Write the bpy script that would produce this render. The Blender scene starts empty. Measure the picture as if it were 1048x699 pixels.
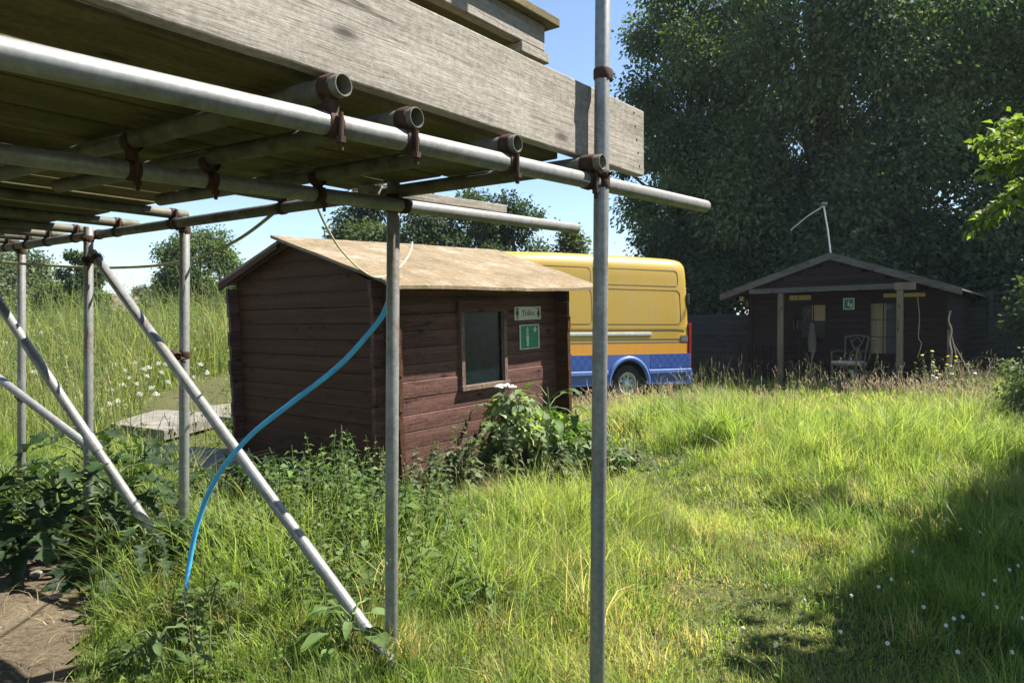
import bpy, bmesh, math, random
import numpy as np
from mathutils import Vector, Matrix, Euler

random.seed(7)
RNG = np.random.default_rng(11)
S = bpy.context.scene
COL = S.collection
PI = math.pi

# ------------------------------------------------------------------ camera
CAM = Vector((0, 0, 1.25))
FPX = 757.0
PITCH = math.atan(14.5 / FPX)
cd = bpy.data.cameras.new('camera')
cam = bpy.data.objects.new('camera', cd)
COL.objects.link(cam)
cam.location = CAM
cam.rotation_euler = (PI / 2 - PITCH, 0, 0)
cd.sensor_width = 36
cd.lens = 36 * FPX / 1048
cd.clip_start = 0.05
cd.clip_end = 2000
S.camera = cam


def ray(px, py):
    x = (px - 524) / FPX
    z = (349.5 - py) / FPX
    c, s = math.cos(PITCH), math.sin(PITCH)
    return Vector((x, c + z * s, -s + z * c))


def P(px, py, d):
    r = ray(px, py)
    return CAM + r * (d / r.y)


def on_plane(px, py, o, n):
    r = ray(px, py)
    return CAM + r * ((Vector(o) - CAM).dot(n) / r.dot(n))


# ------------------------------------------------------------------ noise / terrain
_lat = RNG.random((64, 64))


def vn(x, y, sc=1.0, o=0.0):
    x = np.asarray(x, float) / sc + 17.3 + o
    y = np.asarray(y, float) / sc + 9.7 + o * 1.7
    xi, yi = np.floor(x).astype(int), np.floor(y).astype(int)
    fx, fy = x - xi, y - yi
    fx, fy = fx * fx * (3 - 2 * fx), fy * fy * (3 - 2 * fy)
    g = lambda i, j: _lat[i % 64, j % 64]
    return (g(xi, yi) * (1 - fx) + g(xi + 1, yi) * fx) * (1 - fy) + (g(xi, yi + 1) * (1 - fx) + g(xi + 1, yi + 1) * fx) * fy


def sstep(a, b, x):
    t = np.clip((np.asarray(x, float) - a) / (b - a), 0, 1)
    return t * t * (3 - 2 * t)


def gz(x, y):
    x = np.asarray(x, float)
    y = np.asarray(y, float)
    z = 0.10 * (vn(x, y, 2.3) - .5) + 0.04 * (vn(x, y, .7, 3) - .5)
    z = z - .20 * sstep(4.6, 6.2, y) * sstep(1.9, .5, x) * sstep(-5, -3.2, x) * (1 - .5 * sstep(6.5, 8.5, y))
    z = z - .2 * sstep(10, 12.3, y) * sstep(-4.5, -2.5, x) * sstep(5.4, 4.4, x) * sstep(19, 17.5, y)
    z = z + sstep(-2.5, -6, x) * sstep(8.5, 16, y) * .75
    z = z + .10 * sstep(13, 16, y) * sstep(4, 7, x)
    return z


def gzf(x, y):
    return float(gz(x, y))


# ------------------------------------------------------------------ node helpers
def new_mat(name):
    m = bpy.data.materials.new(name)
    m.use_nodes = True
    nt = m.node_tree
    nt.nodes.clear()
    out = nt.nodes.new('ShaderNodeOutputMaterial')
    return m, nt, out


def N(nt, t, **kw):
    n = nt.nodes.new(t)
    for k, v in kw.items():
        if k in n.inputs:
            n.inputs[k].default_value = v
        else:
            setattr(n, k, v)
    return n


def ramp(nt, fac, stops):
    r = nt.nodes.new('ShaderNodeValToRGB')
    el = r.color_ramp.elements
    while len(el) < len(stops):
        el.new(.5)
    for e, (p, c) in zip(el, stops):
        e.position = p
        e.color = (c[0], c[1], c[2], 1)
    nt.links.new(fac, r.inputs[0])
    return r.outputs[0]


def coords(nt, scale=(1, 1, 1), rot=(0, 0, 0), kind='Object'):
    tc = nt.nodes.new('ShaderNodeTexCoord')
    mp = nt.nodes.new('ShaderNodeMapping')
    mp.inputs['Scale'].default_value = scale
    mp.inputs['Rotation'].default_value = rot
    nt.links.new(tc.outputs[kind], mp.inputs[0])
    return mp.outputs[0]


def noise(nt, vec, scale, detail=5, rough=.6):
    n = N(nt, 'ShaderNodeTexNoise')
    n.inputs['Scale'].default_value = scale
    n.inputs['Detail'].default_value = detail
    n.inputs['Roughness'].default_value = rough
    nt.links.new(vec, n.inputs['Vector'])
    return n.outputs['Fac']


def mix(nt, fac, a, b, mode='MIX'):
    m = nt.nodes.new('ShaderNodeMix')
    m.data_type = 'RGBA'
    m.blend_type = mode
    for sock, v in ((m.inputs[0], fac), (m.inputs[6], a), (m.inputs[7], b)):
        if isinstance(v, (int, float)):
            sock.default_value = v
        elif isinstance(v, tuple):
            sock.default_value = (v[0], v[1], v[2], 1)
        else:
            nt.links.new(v, sock)
    return m.outputs[2]


def bsdf(nt, out, base, rough=.6, metal=0.0, bump=None, bstr=.3, bdist=.01, spec=.4):
    b = nt.nodes.new('ShaderNodeBsdfPrincipled')
    b.inputs['Metallic'].default_value = metal
    b.inputs['Specular IOR Level'].default_value = spec
    if isinstance(base, tuple):
        b.inputs['Base Color'].default_value = (*base, 1)
    else:
        nt.links.new(base, b.inputs['Base Color'])
    if isinstance(rough, (int, float)):
        b.inputs['Roughness'].default_value = rough
    else:
        nt.links.new(rough, b.inputs['Roughness'])
    if bump is not None:
        bp = nt.nodes.new('ShaderNodeBump')
        bp.inputs['Strength'].default_value = bstr
        bp.inputs['Distance'].default_value = bdist
        nt.links.new(bump, bp.inputs['Height'])
        nt.links.new(bp.outputs[0], b.inputs['Normal'])
    nt.links.new(b.outputs[0], out.inputs[0])
    return b


def plain(name, col, rough=.6, metal=0.0, var=.25, sc=8):
    m, nt, out = new_mat(name)
    v = coords(nt)
    f = noise(nt, v, sc, 6, .65)
    c = ramp(nt, f, [(.3, tuple(x * (1 - var) for x in col)), (.7, tuple(min(1, x * (1 + var)) for x in col))])
    bsdf(nt, out, c, rough, metal, f, .15, .004)
    return m


def wood(name, dark, mid, light, grain=26, axis='X', knots=True, bstr=.55, moss=None, rough=.85, flat=None):
    m, nt, out = new_mat(name)
    tc = nt.nodes.new('ShaderNodeTexCoord')
    oi = nt.nodes.new('ShaderNodeObjectInfo')
    ad = nt.nodes.new('ShaderNodeVectorMath')
    ad.operation = 'MULTIPLY_ADD'
    cb = nt.nodes.new('ShaderNodeCombineXYZ')
    for i in range(3):
        nt.links.new(oi.outputs['Random'], cb.inputs[i])
    nt.links.new(cb.outputs[0], ad.inputs[0])
    ad.inputs[1].default_value = (13, 7, 5)
    nt.links.new(tc.outputs['Object'], ad.inputs[2])

    def mp(s):
        q = nt.nodes.new('ShaderNodeMapping')
        q.inputs['Scale'].default_value = s
        nt.links.new(ad.outputs[0], q.inputs[0])
        return q.outputs[0]
    st = {'X': (.09, 1, 1), 'Y': (1, .09, 1), 'Z': (1, 1, .09)}[axis]
    st2 = {'X': (.25, 1, 1), 'Y': (1, .25, 1), 'Z': (1, 1, .25)}[axis]
    g1 = noise(nt, mp(st), grain * 2.2, 8, .7)
    g2 = noise(nt, mp(st2), 5, 4, .6)
    w = N(nt, 'ShaderNodeTexWave')
    w.wave_type = 'RINGS'
    w.inputs['Scale'].default_value = 4.5
    w.inputs['Distortion'].default_value = 5
    w.inputs['Detail'].default_value = 4
    nt.links.new(mp(tuple(a * .6 for a in st)), w.inputs[0])
    c = ramp(nt, g1, [(.28, dark), (.5, mid), (.72, light)])
    c = mix(nt, .28, c, ramp(nt, w.outputs['Fac'], [(0, dark), (.5, mid), (1, light)]))
    c = mix(nt, .3, c, ramp(nt, noise(nt, mp((1, 1, 1)), 55, 5, .75), [(.35, tuple(x * .55 for x in dark)), (.65, tuple(min(1, x * 1.25) for x in light))]))
    c = mix(nt, .6, c, ramp(nt, g2, [(.3, (.55, .53, .5)), (.7, (1.0, 1.0, 1.0))]), 'MULTIPLY')
    h = g1
    if knots:
        vo = N(nt, 'ShaderNodeTexVoronoi')
        vo.inputs['Scale'].default_value = 3.3
        vo.voronoi_dimensions = '2D'
        vo.inputs['Scale'].default_value = 3.6
        sp = nt.nodes.new('ShaderNodeSeparateXYZ')
        cb2 = nt.nodes.new('ShaderNodeCombineXYZ')
        nt.links.new(mp({'X': (.42, 1, 1), 'Y': (1, .42, 1), 'Z': (1, 1, .42)}[axis]), sp.inputs[0])
        fl = flat if flat is not None else {'X': 1, 'Y': 0, 'Z': 1}[axis]
        i0, i1 = [q for q in (0, 1, 2) if q != fl]
        nt.links.new(sp.outputs[i0], cb2.inputs[0])
        nt.links.new(sp.outputs[i1], cb2.inputs[1])
        nt.links.new(cb2.outputs[0], vo.inputs['Vector'])
        cr = noise(nt, mp(tuple(.03 if a < .5 else 1 for a in st)), 17, 3, .5)
        crk = ramp(nt, cr, [(.485, (0, 0, 0)), (.5, (.8, .8, .8)), (.515, (0, 0, 0))])
        cm = ramp(nt, noise(nt, mp((1, 1, 1)), 2.4, 3, .5), [(.45, (0, 0, 0)), (.55, (1, 1, 1))])
        crk = mix(nt, 1.0, crk, cm, 'MULTIPLY')
        c = mix(nt, crk, c, tuple(x * .35 for x in dark))
        k = ramp(nt, vo.outputs['Distance'], [(.02, (1, 1, 1)), (.05, (.5, .5, .5)), (.06, (.2, .2, .2)), (.12, (0, 0, 0))])
        c = mix(nt, k, c, tuple(x * .55 for x in dark))
    if moss:
        f = noise(nt, mp((1, 1, 1)), 3.1, 6, .7)
        c = mix(nt, ramp(nt, f, [(.45, (0, 0, 0)), (.65, (.8, .8, .8))]), c, moss)
    bsdf(nt, out, c, rough, 0, h, bstr, .006, .2)
    return m


def leaf_mat(name, trans=.35, rough=.5, tint=(1.25, 1.45, .45), spec=.35):
    m, nt, out = new_mat(name)
    at = N(nt, 'ShaderNodeAttribute', attribute_name='Col')
    b = nt.nodes.new('ShaderNodeBsdfPrincipled')
    b.inputs['Roughness'].default_value = rough
    b.inputs['Specular IOR Level'].default_value = spec
    nt.links.new(at.outputs['Color'], b.inputs['Base Color'])
    t = nt.nodes.new('ShaderNodeBsdfTranslucent')
    tc = mix(nt, 1.0, at.outputs['Color'], tint, 'MULTIPLY')
    nt.links.new(tc, t.inputs['Color'])
    ms = nt.nodes.new('ShaderNodeMixShader')
    ms.inputs[0].default_value = trans
    nt.links.new(b.outputs[0], ms.inputs[1])
    nt.links.new(t.outputs[0], ms.inputs[2])
    nt.links.new(ms.outputs[0], out.inputs[0])
    return m


M = {}


def make_materials():
    # galvanised tube
    m, nt, out = new_mat('galvanised_steel')
    v = coords(nt)
    f = noise(nt, v, 9, 8, .7)
    f2 = noise(nt, v, 60, 3, .6)
    c = ramp(nt, f, [(.3, (.15, .15, .135)), (.5, (.24, .245, .235)), (.7, (.32, .325, .32))])
    c = mix(nt, .25, c, ramp(nt, f2, [(.4, (.17, .165, .15)), (.65, (.38, .38, .38))]))
    st = ramp(nt, noise(nt, v, 3.3, 7, .75), [(.58, (0, 0, 0)), (.68, (.8, .8, .8))])
    c = mix(nt, st, c, (.17, .11, .07))
    c = mix(nt, ramp(nt, noise(nt, v, 17, 5, .8), [(.63, (0, 0, 0)), (.70, (.7, .7, .7))]), c, (.42, .41, .38))
    bsdf(nt, out, c, ramp(nt, f, [(.3, (.62,) * 3), (.7, (.42,) * 3)]), .4, f2, .12, .002)
    M['galv'] = m
    M['galv_dull'] = plain('weathered_tube', (.125, .118, .09), .65, .25, .5, 14)
    M['rust'] = plain('rusty_iron', (.055, .028, .017), .85, .15, .6, 40)
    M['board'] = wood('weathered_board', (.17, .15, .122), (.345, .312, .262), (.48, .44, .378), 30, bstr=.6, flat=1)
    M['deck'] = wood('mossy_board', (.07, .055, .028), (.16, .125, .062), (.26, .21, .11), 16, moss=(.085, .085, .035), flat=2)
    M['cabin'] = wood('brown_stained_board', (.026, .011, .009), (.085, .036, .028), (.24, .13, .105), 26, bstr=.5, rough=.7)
    M['cabin_side'] = wood('brown_stained_gable', (.022, .008, .0035), (.066, .026, .010), (.125, .055, .025), 26, axis='Y', bstr=.5, rough=.7)  # same stain as the front, darkened for the shade on the gable
    M['dkcabin'] = wood('dark_stained_board', (.018, .011, .012), (.034, .021, .022), (.055, .036, .035), 20, bstr=.4)
    M['dkcabin_side'] = wood('dark_stained_side', (.018, .011, .012), (.034, .021, .022), (.055, .036, .035), 20, axis='Y', bstr=.4)
    M['fascia'] = wood('grey_fascia', (.065, .055, .052), (.13, .118, .11), (.21, .195, .18), 22)
    M['post'] = wood('pale_post', (.11, .088, .06), (.20, .165, .115), (.29, .245, .18), 22, axis='Z')
    M['fence'] = wood('grey_fence', (.035, .036, .035), (.07, .07, .064), (.11, .105, .095), 20)
    M['frame'] = wood('peeling_frame', (.06, .03, .022), (.16, .10, .075), (.36, .28, .23), 30, axis='Z')
    # roof felt
    m, nt, out = new_mat('mossy_roof_felt')
    v = coords(nt)
    f = noise(nt, v, 2.2, 8, .72)
    f2 = noise(nt, coords(nt, (1.2, 7, 1)), 9, 6, .7)
    f3 = noise(nt, v, 70, 4, .7)
    c = ramp(nt, f, [(.32, (.06, .042, .02)), (.43, (.15, .105, .054)), (.53, (.215, .15, .08)), (.64, (.31, .285, .235))])
    c = mix(nt, .35, c, ramp(nt, f2, [(.35, (.10, .07, .035)), (.65, (.34, .28, .19))]))
    c = mix(nt, .22, c, ramp(nt, f3, [(.38, (.05, .036, .02)), (.62, (.42, .36, .26))]))
    f4 = noise(nt, coords(nt, (2.5, 1, 1)), 6, 9, .8)
    c = mix(nt, ramp(nt, f4, [(.54, (0, 0, 0)), (.66, (.75, .75, .75))]), c, (.38, .355, .30))
    c = mix(nt, ramp(nt, noise(nt, v, 4.1, 9, .8), [(.55, (0, 0, 0)), (.68, (.8, .8, .8))]), c, (.085, .07, .032))
    bsdf(nt, out, c, .95, 0, f3, .7, .008, .1)
    M['felt'] = m
    # ground
    m, nt, out = new_mat('soil_and_thatch')
    v = coords(nt)
    f = noise(nt, v, 1.3, 8, .7)
    f2 = noise(nt, v, 26, 6, .7)
    c = ramp(nt, f, [(.35, (.05, .062, .02)), (.55, (.075, .085, .028)), (.7, (.12, .10, .05))])
    c = mix(nt, .5, c, ramp(nt, f2, [(.35, (.03, .03, .014)), (.7, (.13, .12, .06))]))
    bsdf(nt, out, c, .95, 0, f2, .6, .03, .1)
    M['ground'] = m
    m, nt, out = new_mat('trodden_dirt')
    v = coords(nt)
    f = noise(nt, v, 3.0, 8, .7)
    f2 = noise(nt, v, 45, 6, .75)
    c = ramp(nt, f, [(.3, (.05, .037, .024)), (.5, (.11, .084, .053)), (.7, (.20, .16, .105))])
    c = mix(nt, .4, c, ramp(nt, f2, [(.35, (.05, .037, .024)), (.7, (.28, .23, .16))]))
    bsdf(nt, out, c, .95, 0, f2, .8, .02, .1)
    M['dirt'] = m
    M['concrete'] = plain('old_concrete', (.17, .155, .13), .92, 0, .5, 7)
    M['slat'] = wood('bleached_slat', (.18, .16, .13), (.33, .30, .26), (.45, .42, .37), 25)
    M['grass'] = leaf_mat('grass_blade', .58, .45, (1.35, 1.35, .8))
    M['seed'] = leaf_mat('seed_head', .35, .6, (1.05, 1.0, .9), .1)
    M['leaf'] = leaf_mat('leaf', .36, .6, spec=.22)
    M['treeleaf'] = leaf_mat('tree_leaf', .36, .65, (1.2, 1.5, .55), .15)
    M['petal'] = plain('white_petal', (.72, .72, .66), .7, 0, .1, 30)
    M['petal_yellow'] = plain('yellow_petal', (.62, .50, .03), .6, 0, .15, 30)
    M['stem'] = plain('green_stem', (.10, .14, .045), .6, 0, .3, 12)
    M['bark'] = plain('tree_bark', (.085, .068, .05), .9, 0, .5, 9)
    # van
    def paint(name, col, dust=(.36, .30, .17), amt=.35, rough=.38):
        m, nt, out = new_mat(name)
        v = coords(nt)
        f = noise(nt, coords(nt, (1, 1, .35)), 2.2, 8, .7)
        f2 = noise(nt, coords(nt, (6, 6, .5)), 4, 6, .7)
        d = ramp(nt, f, [(.35, (amt * .3,) * 3), (.7, (amt * 1.3,) * 3)])
        c = mix(nt, d, col, dust)
        c = mix(nt, ramp(nt, f2, [(.5, (0, 0, 0)), (.8, (.3, .3, .3))]), c, tuple(x * .5 for x in col))
        bsdf(nt, out, c, rough, 0, None)
        return m
    M['yellow'] = paint('dusty_yellow_paint', (.43, .262, .014), amt=.28)
    M['orange'] = paint('orange_stripe', (.70, .30, .02), amt=.15)
    M['blue'] = paint('blue_paint', (.035, .09, .33), (.22, .25, .3), .2)
    M['ltblue'] = paint('pale_blue_trim', (.065, .15, .44), (.3, .32, .36), .22)
    m, nt, out = new_mat('blue_check_band')
    ch = N(nt, 'ShaderNodeTexChecker')
    ch.inputs['Scale'].default_value = 11
    nt.links.new(coords(nt), ch.inputs['Vector'])
    ch.inputs['Color1'].default_value = (.028, .065, .25, 1)
    ch.inputs['Color2'].default_value = (.038, .09, .32, 1)
    bsdf(nt, out, ch.outputs[0], .4)
    M['check'] = m
    M['black'] = plain('black_rubber', (.018, .018, .019), .8, 0, .3, 30)
    M['grey'] = plain('grey_plastic', (.12, .12, .125), .6, 0, .2, 20)
    M['seam'] = plain('panel_seam', (.16, .11, .025), .6, 0, .2, 10)
    M['silver'] = plain('silver_metal', (.6, .6, .58), .4, .5, .15, 12)
    M['wheel'] = plain('white_wheel', (.5, .5, .48), .5, .2, .3, 10)
    M['redlamp'] = plain('red_lens', (.30, .022, .02), .2, 0, .15, 10)
    M['white'] = plain('white_plastic', (.55, .57, .50), .6, 0, .28, 22)
    M['signgreen'] = plain('sign_green', (.006, .17, .10), .5, 0, .3, 22)
    M['ink'] = plain('black_ink', (.02, .022, .02), .6, 0, .1, 10)
    M['pipe'] = plain('blue_water_pipe', (.07, .43, .80), .42, 0, .22, 9)
    M['cable'] = plain('faded_cable', (.30, .29, .13), .6, 0, .3, 20)
    M['cable_white'] = plain('pale_cable', (.55, .50, .34), .6, 0, .2, 20)
    M['cushion'] = plain('pale_cushion', (.42, .37, .32), .9, 0, .15, 20)
    M['chairwood'] = plain('grey_chair_wood', (.13, .11, .09), .6, 0, .3, 15)
    M['curtain'] = plain('curtain_cream', (.68, .46, .24), .9, 0, .12, 10)
    M['yellow_board'] = plain('yellow_board', (.42, .34, .14), .7, 0, .2, 15)
    M['brick'] = plain('brick_wall', (.17, .14, .115), .9, 0, .25, 2)
    M['tile'] = plain('roof_tile', (.16, .115, .085), .9, 0, .3, 3)
    M['render_wall'] = plain('pale_render', (.6, .57, .5), .9, 0, .1, 2)
    M['hill'] = plain('hill_green', (.07, .10, .05), .95, 0, .3, .05)
    # glass
    m, nt, out = new_mat('dark_window_glass')
    f = noise(nt, coords(nt), 5, 6, .7)
    f2 = noise(nt, coords(nt, (9, 9, 1.2)), 6, 6, .7)
    c = ramp(nt, f, [(.35, (.002, .006, .008)), (.7, (.006, .015, .018))])
    c = mix(nt, ramp(nt, f2, [(.6, (0, 0, 0)), (.75, (.35, .35, .35))]), c, (.07, .09, .09))
    bsdf(nt, out, c, .25, 0, None, spec=.2)
    M['glass'] = m
    m, nt, out = new_mat('clear_pane')
    b = bsdf(nt, out, (.8, .83, .82), .08, spec=.1)
    b.inputs['Transmission Weight'].default_value = .95
    b.inputs['IOR'].default_value = 1.03
    M['pane'] = m


make_materials()


# ------------------------------------------------------------------ mesh builder
class MB:
    def __init__(s):
        s.v, s.f = [], []

    def add(s, vs, fs):
        o = len(s.v)
        s.v += [tuple(v) for v in vs]
        s.f += [tuple(i + o for i in f) for f in fs]
        return s

    def box(s, c, d, R=None):
        vs = []
        for x in (-.5, .5):
            for y in (-.5, .5):
                for z in (-.5, .5):
                    p = Vector((x * d[0], y * d[1], z * d[2]))
                    if R is not None:
                        p = R @ p
                    vs.append(p + Vector(c))
        return s.add(vs, [(0, 1, 3, 2), (4, 6, 7, 5), (0, 4, 5, 1), (2, 3, 7, 6), (0, 2, 6, 4), (1, 5, 7, 3)])

    def tube(s, pts, r, seg=12, cap=True):
        pts = [Vector(p) for p in pts]
        rs = r if isinstance(r, (list, tuple)) else [r] * len(pts)
        rings = []
        ref = None
        for i, p in enumerate(pts):
            t = (pts[min(i + 1, len(pts) - 1)] - pts[max(i - 1, 0)]).normalized()
            if ref is None:
                ref = t.orthogonal().normalized()
            ref = (ref - t * ref.dot(t)).normalized()
            b = t.cross(ref)
            rings.append([p + (ref * math.cos(2 * PI * k / seg) + b * math.sin(2 * PI * k / seg)) * rs[i] for k in range(seg)])
        vs = [v for R in rings for v in R]
        fs = []
        for i in range(len(pts) - 1):
            for k in range(seg):
                a, b2 = i * seg + k, i * seg + (k + 1) % seg
                fs.append((a, b2, b2 + seg, a + seg))
        if cap:
            fs.append(tuple(range(seg - 1, -1, -1)))
            fs.append(tuple(range((len(pts) - 1) * seg, len(pts) * seg)))
        return s.add(vs, fs)

    def pipe(s, p0, p1, r=.02415, wall=.004, seg=20):
        """hollow scaffold tube"""
        p0, p1 = Vector(p0), Vector(p1)
        t = (p1 - p0).normalized()
        a = t.orthogonal().normalized()
        b = t.cross(a)
        e = t * .0015
        vs = []
        prof = [(p0 + e, r - wall), (p0, r - wall + .001), (p0, r - .001), (p0 + e, r), (p1 - e, r), (p1, r - .001), (p1, r - wall + .001), (p1 - e, r - wall)]
        for p, q in prof:
            vs += [p + (a * math.cos(2 * PI * k / seg) + b * math.sin(2 * PI * k / seg)) * q for k in range(seg)]
        n = len(prof)
        fs = []
        for i in range(n):
            for k in range(seg):
                j = (i + 1) % n
                fs.append((i * seg + k, i * seg + (k + 1) % seg, j * seg + (k + 1) % seg, j * seg + k))
        return s.add(vs, fs)

    def prism(s, poly, axis, a0, a1):
        """poly in the two other axes extruded along axis (0,1,2)"""
        n = len(poly)
        vs = []
        for a in (a0, a1):
            for u, w in poly:
                vs.append({0: (a, u, w), 1: (u, a, w), 2: (u, w, a)}[axis])
        fs = [(i, (i + 1) % n, n + (i + 1) % n, n + i) for i in range(n)]
        fs += [tuple(range(n - 1, -1, -1)), tuple(range(n, 2 * n))]
        return s.add(vs, fs)

    def lathe(s, prof, c, axis, seg=24):
        """prof: (offset along axis, radius)"""
        axis = Vector(axis).normalized()
        a = axis.orthogonal().normalized()
        b = axis.cross(a)
        vs = []
        for o, r in prof:
            vs += [Vector(c) + axis * o + (a * math.cos(2 * PI * k / seg) + b * math.sin(2 * PI * k / seg)) * r for k in range(seg)]
        fs = []
        for i in range(len(prof) - 1):
            for k in range(seg):
                fs.append((i * seg + k, i * seg + (k + 1) % seg, (i + 1) * seg + (k + 1) % seg, (i + 1) * seg + k))
        return s.add(vs, fs)

    def build(s, name, mat, parent=None, smooth=False, bevel=0, off=None):
        vs = s.v
        if off is not None:
            vs = [(v[0] - off[0], v[1] - off[1], v[2] - off[2]) for v in vs]
        me = bpy.data.meshes.new(name)
        me.from_pydata(vs, [], s.f)
        bm = bmesh.new()
        bm.from_mesh(me)
        bmesh.ops.recalc_face_normals(bm, faces=bm.faces)
        bm.to_mesh(me)
        bm.free()
        me.materials.append(mat)
        o = bpy.data.objects.new(name, me)
        COL.objects.link(o)
        if parent is not None:
            o.parent = parent
        if smooth:
            for p in me.polygons:
                p.use_smooth = True
            es = o.modifiers.new('split', 'EDGE_SPLIT')
            es.split_angle = math.radians(40)
        if bevel:
            b = o.modifiers.new('bevel', 'BEVEL')
            b.width = bevel
            b.segments = 2
            b.limit_method = 'ANGLE'
            b.angle_limit = math.radians(50)
        return o


def tag(o, label=None, cat=None, group=None, kind=None):
    if label:
        o['label'] = label
    if cat:
        o['category'] = cat
    if group:
        o['group'] = group
    if kind:
        o['kind'] = kind
    return o


def thing(name, label, cat, loc=(0, 0, 0), rot=(0, 0, 0), group=None):
    o = bpy.data.objects.new(name, None)
    COL.objects.link(o)
    o.location = loc
    o.rotation_euler = rot
    o.empty_display_size = .2
    return tag(o, label, cat, group)


def np_mesh(name, V, F, C=None, mat=None, parent=None, smooth=False):
    """V (n,3); F (m,k) index array; C (n,3) vertex colours"""
    me = bpy.data.meshes.new(name)
    n, (m, k) = len(V), F.shape
    me.vertices.add(n)
    me.vertices.foreach_set('co', np.ascontiguousarray(V, dtype=np.float32).ravel())
    me.loops.add(m * k)
    me.loops.foreach_set('vertex_index', np.ascontiguousarray(F, dtype=np.int32).ravel())
    me.polygons.add(m)
    me.polygons.foreach_set('loop_start', np.arange(0, m * k, k, dtype=np.int32))
    if smooth:
        me.polygons.foreach_set('use_smooth', np.ones(m, dtype=bool))
    me.update(calc_edges=True)
    if C is not None:
        at = me.color_attributes.new('Col', 'FLOAT_COLOR', 'POINT')
        c4 = np.ones((n, 4), dtype=np.float32)
        c4[:, :3] = np.clip(C, 0, 1)
        at.data.foreach_set('color', c4.ravel())
    if mat:
        me.materials.append(mat)
    o = bpy.data.objects.new(name, me)
    COL.objects.link(o)
    if parent is not None:
        o.parent = parent
    return o


class LeafBuf:
    """collects numpy vertex blocks sharing one face pattern size (quads)"""
    def __init__(s):
        s.V, s.F, s.C, s.n = [], [], [], 0

    def add(s, V, F, C):
        s.V.append(V)
        s.F.append(F + s.n)
        s.C.append(C)
        s.n += len(V)

    def build(s, name, mat, parent=None):
        return np_mesh(name, np.concatenate(s.V), np.concatenate(s.F), np.concatenate(s.C), mat, parent)


def unit(v):
    return v / (np.linalg.norm(v, axis=-1, keepdims=True) + 1e-9)


def blades(p, h, w, az, lean, col, tip=None, segs=3, rng=RNG, curl=None):
    """curved grass blades: arrays of length n"""
    n = len(p)
    S_ = np.linspace(0, 1, segs + 1)
    d = np.stack([np.cos(az), np.sin(az), np.zeros(n)], 1)
    ta = az + PI / 2 + rng.normal(0, .7, n)
    t = np.stack([np.cos(ta), np.sin(ta), np.zeros(n)], 1)
    V = np.zeros((n, segs + 1, 2, 3))
    C = np.zeros((n, segs + 1, 2, 3))
    if tip is None:
        tip = col
    for i, s_ in enumerate(S_):
        up = h * (s_ - .38 * np.minimum(lean, 1.5) * s_ ** 2.2)
        ou = h * lean * s_ ** 1.8
        c = p + d * ou[:, None]
        c[:, 2] += up
        ww = w * (1 - s_ ** 1.6 * .93)
        V[:, i, 0] = c - t * ww[:, None] * .5
        V[:, i, 1] = c + t * ww[:, None] * .5
        cc = col * (1 - s_ ** 2) + tip * s_ ** 2
        C[:, i, 0] = C[:, i, 1] = cc
    base = (np.arange(n) * (segs + 1) * 2)[:, None, None]
    q = np.array([[2 * i, 2 * i + 1, 2 * i + 3, 2 * i + 2] for i in range(segs)])[None]
    F = (base + q).reshape(-1, 4)
    return V.reshape(-1, 3), F, C.reshape(-1, 3)


def leaves(p, d, nrm, L, W, col, fold=.25, droop=.25):
    """pointed leaves, six verts (two quads folded on the midrib): p base, d direction, nrm normal"""
    n = len(p)
    d = unit(d)
    s = unit(np.cross(d, nrm))
    nn = np.cross(s, d)
    L = L[:, None]
    W = W[:, None]
    b = p
    m1 = p + d * L * .45 + nn * L * .04
    tp = p + d * L - nn * L * droop
    l1 = p + d * L * .42 + s * W * .5 + nn * W * fold - nn * L * droop * .15
    r1 = p + d * L * .42 - s * W * .5 + nn * W * fold - nn * L * droop * .15
    V = np.stack([b, l1, tp, m1, r1], 1)
    F = (np.arange(n) * 5)[:, None, None] + np.array([[0, 3, 2, 1], [0, 4, 2, 3]])[None]
    C = np.repeat(col[:, None, :], 5, 1)
    return V.reshape(-1, 3), F.reshape(-1, 4), C.reshape(-1, 3)


def rand_dirs(n, rng=RNG):
    return unit(rng.normal(0, 1, (n, 3)))


# ------------------------------------------------------------------ world and sun
AZ, EL = math.radians(13), math.radians(55)
SUN = Vector((math.cos(AZ) * math.cos(EL), math.sin(AZ) * math.cos(EL), math.sin(EL)))
w = bpy.data.worlds.new('World')
S.world = w
w.use_nodes = True
nt = w.node_tree
bg = nt.nodes['Background']
sky = nt.nodes.new('ShaderNodeTexSky')
sky.sky_type = 'NISHITA'
sky.sun_disc = False
sky.sun_elevation = EL
sky.sun_rotation = PI / 2 - AZ
sky.altitude = 50
sky.air_density = 1.0
sky.dust_density = .35
sky.ozone_density = 2.2
nt.links.new(sky.outputs[0], bg.inputs[0])
bg.inputs[1].default_value = .076
ld = bpy.data.lights.new('sun', 'SUN')
ld.energy = 5.0
ld.angle = math.radians(.53)
ld.color = (1, .95, .87)
lo = bpy.data.objects.new('sun', ld)
COL.objects.link(lo)
lo.rotation_euler = SUN.to_track_quat('Z', 'Y').to_euler()
lo.location = SUN * 60
S.view_settings.view_transform = 'Standard'
S.view_settings.look = 'None'
S.view_settings.exposure = 1.5
S.view_settings.gamma = 1
S.cycles.max_bounces = 6
S.cycles.transparent_max_bounces = 4
S.cycles.use_denoising = True

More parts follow.
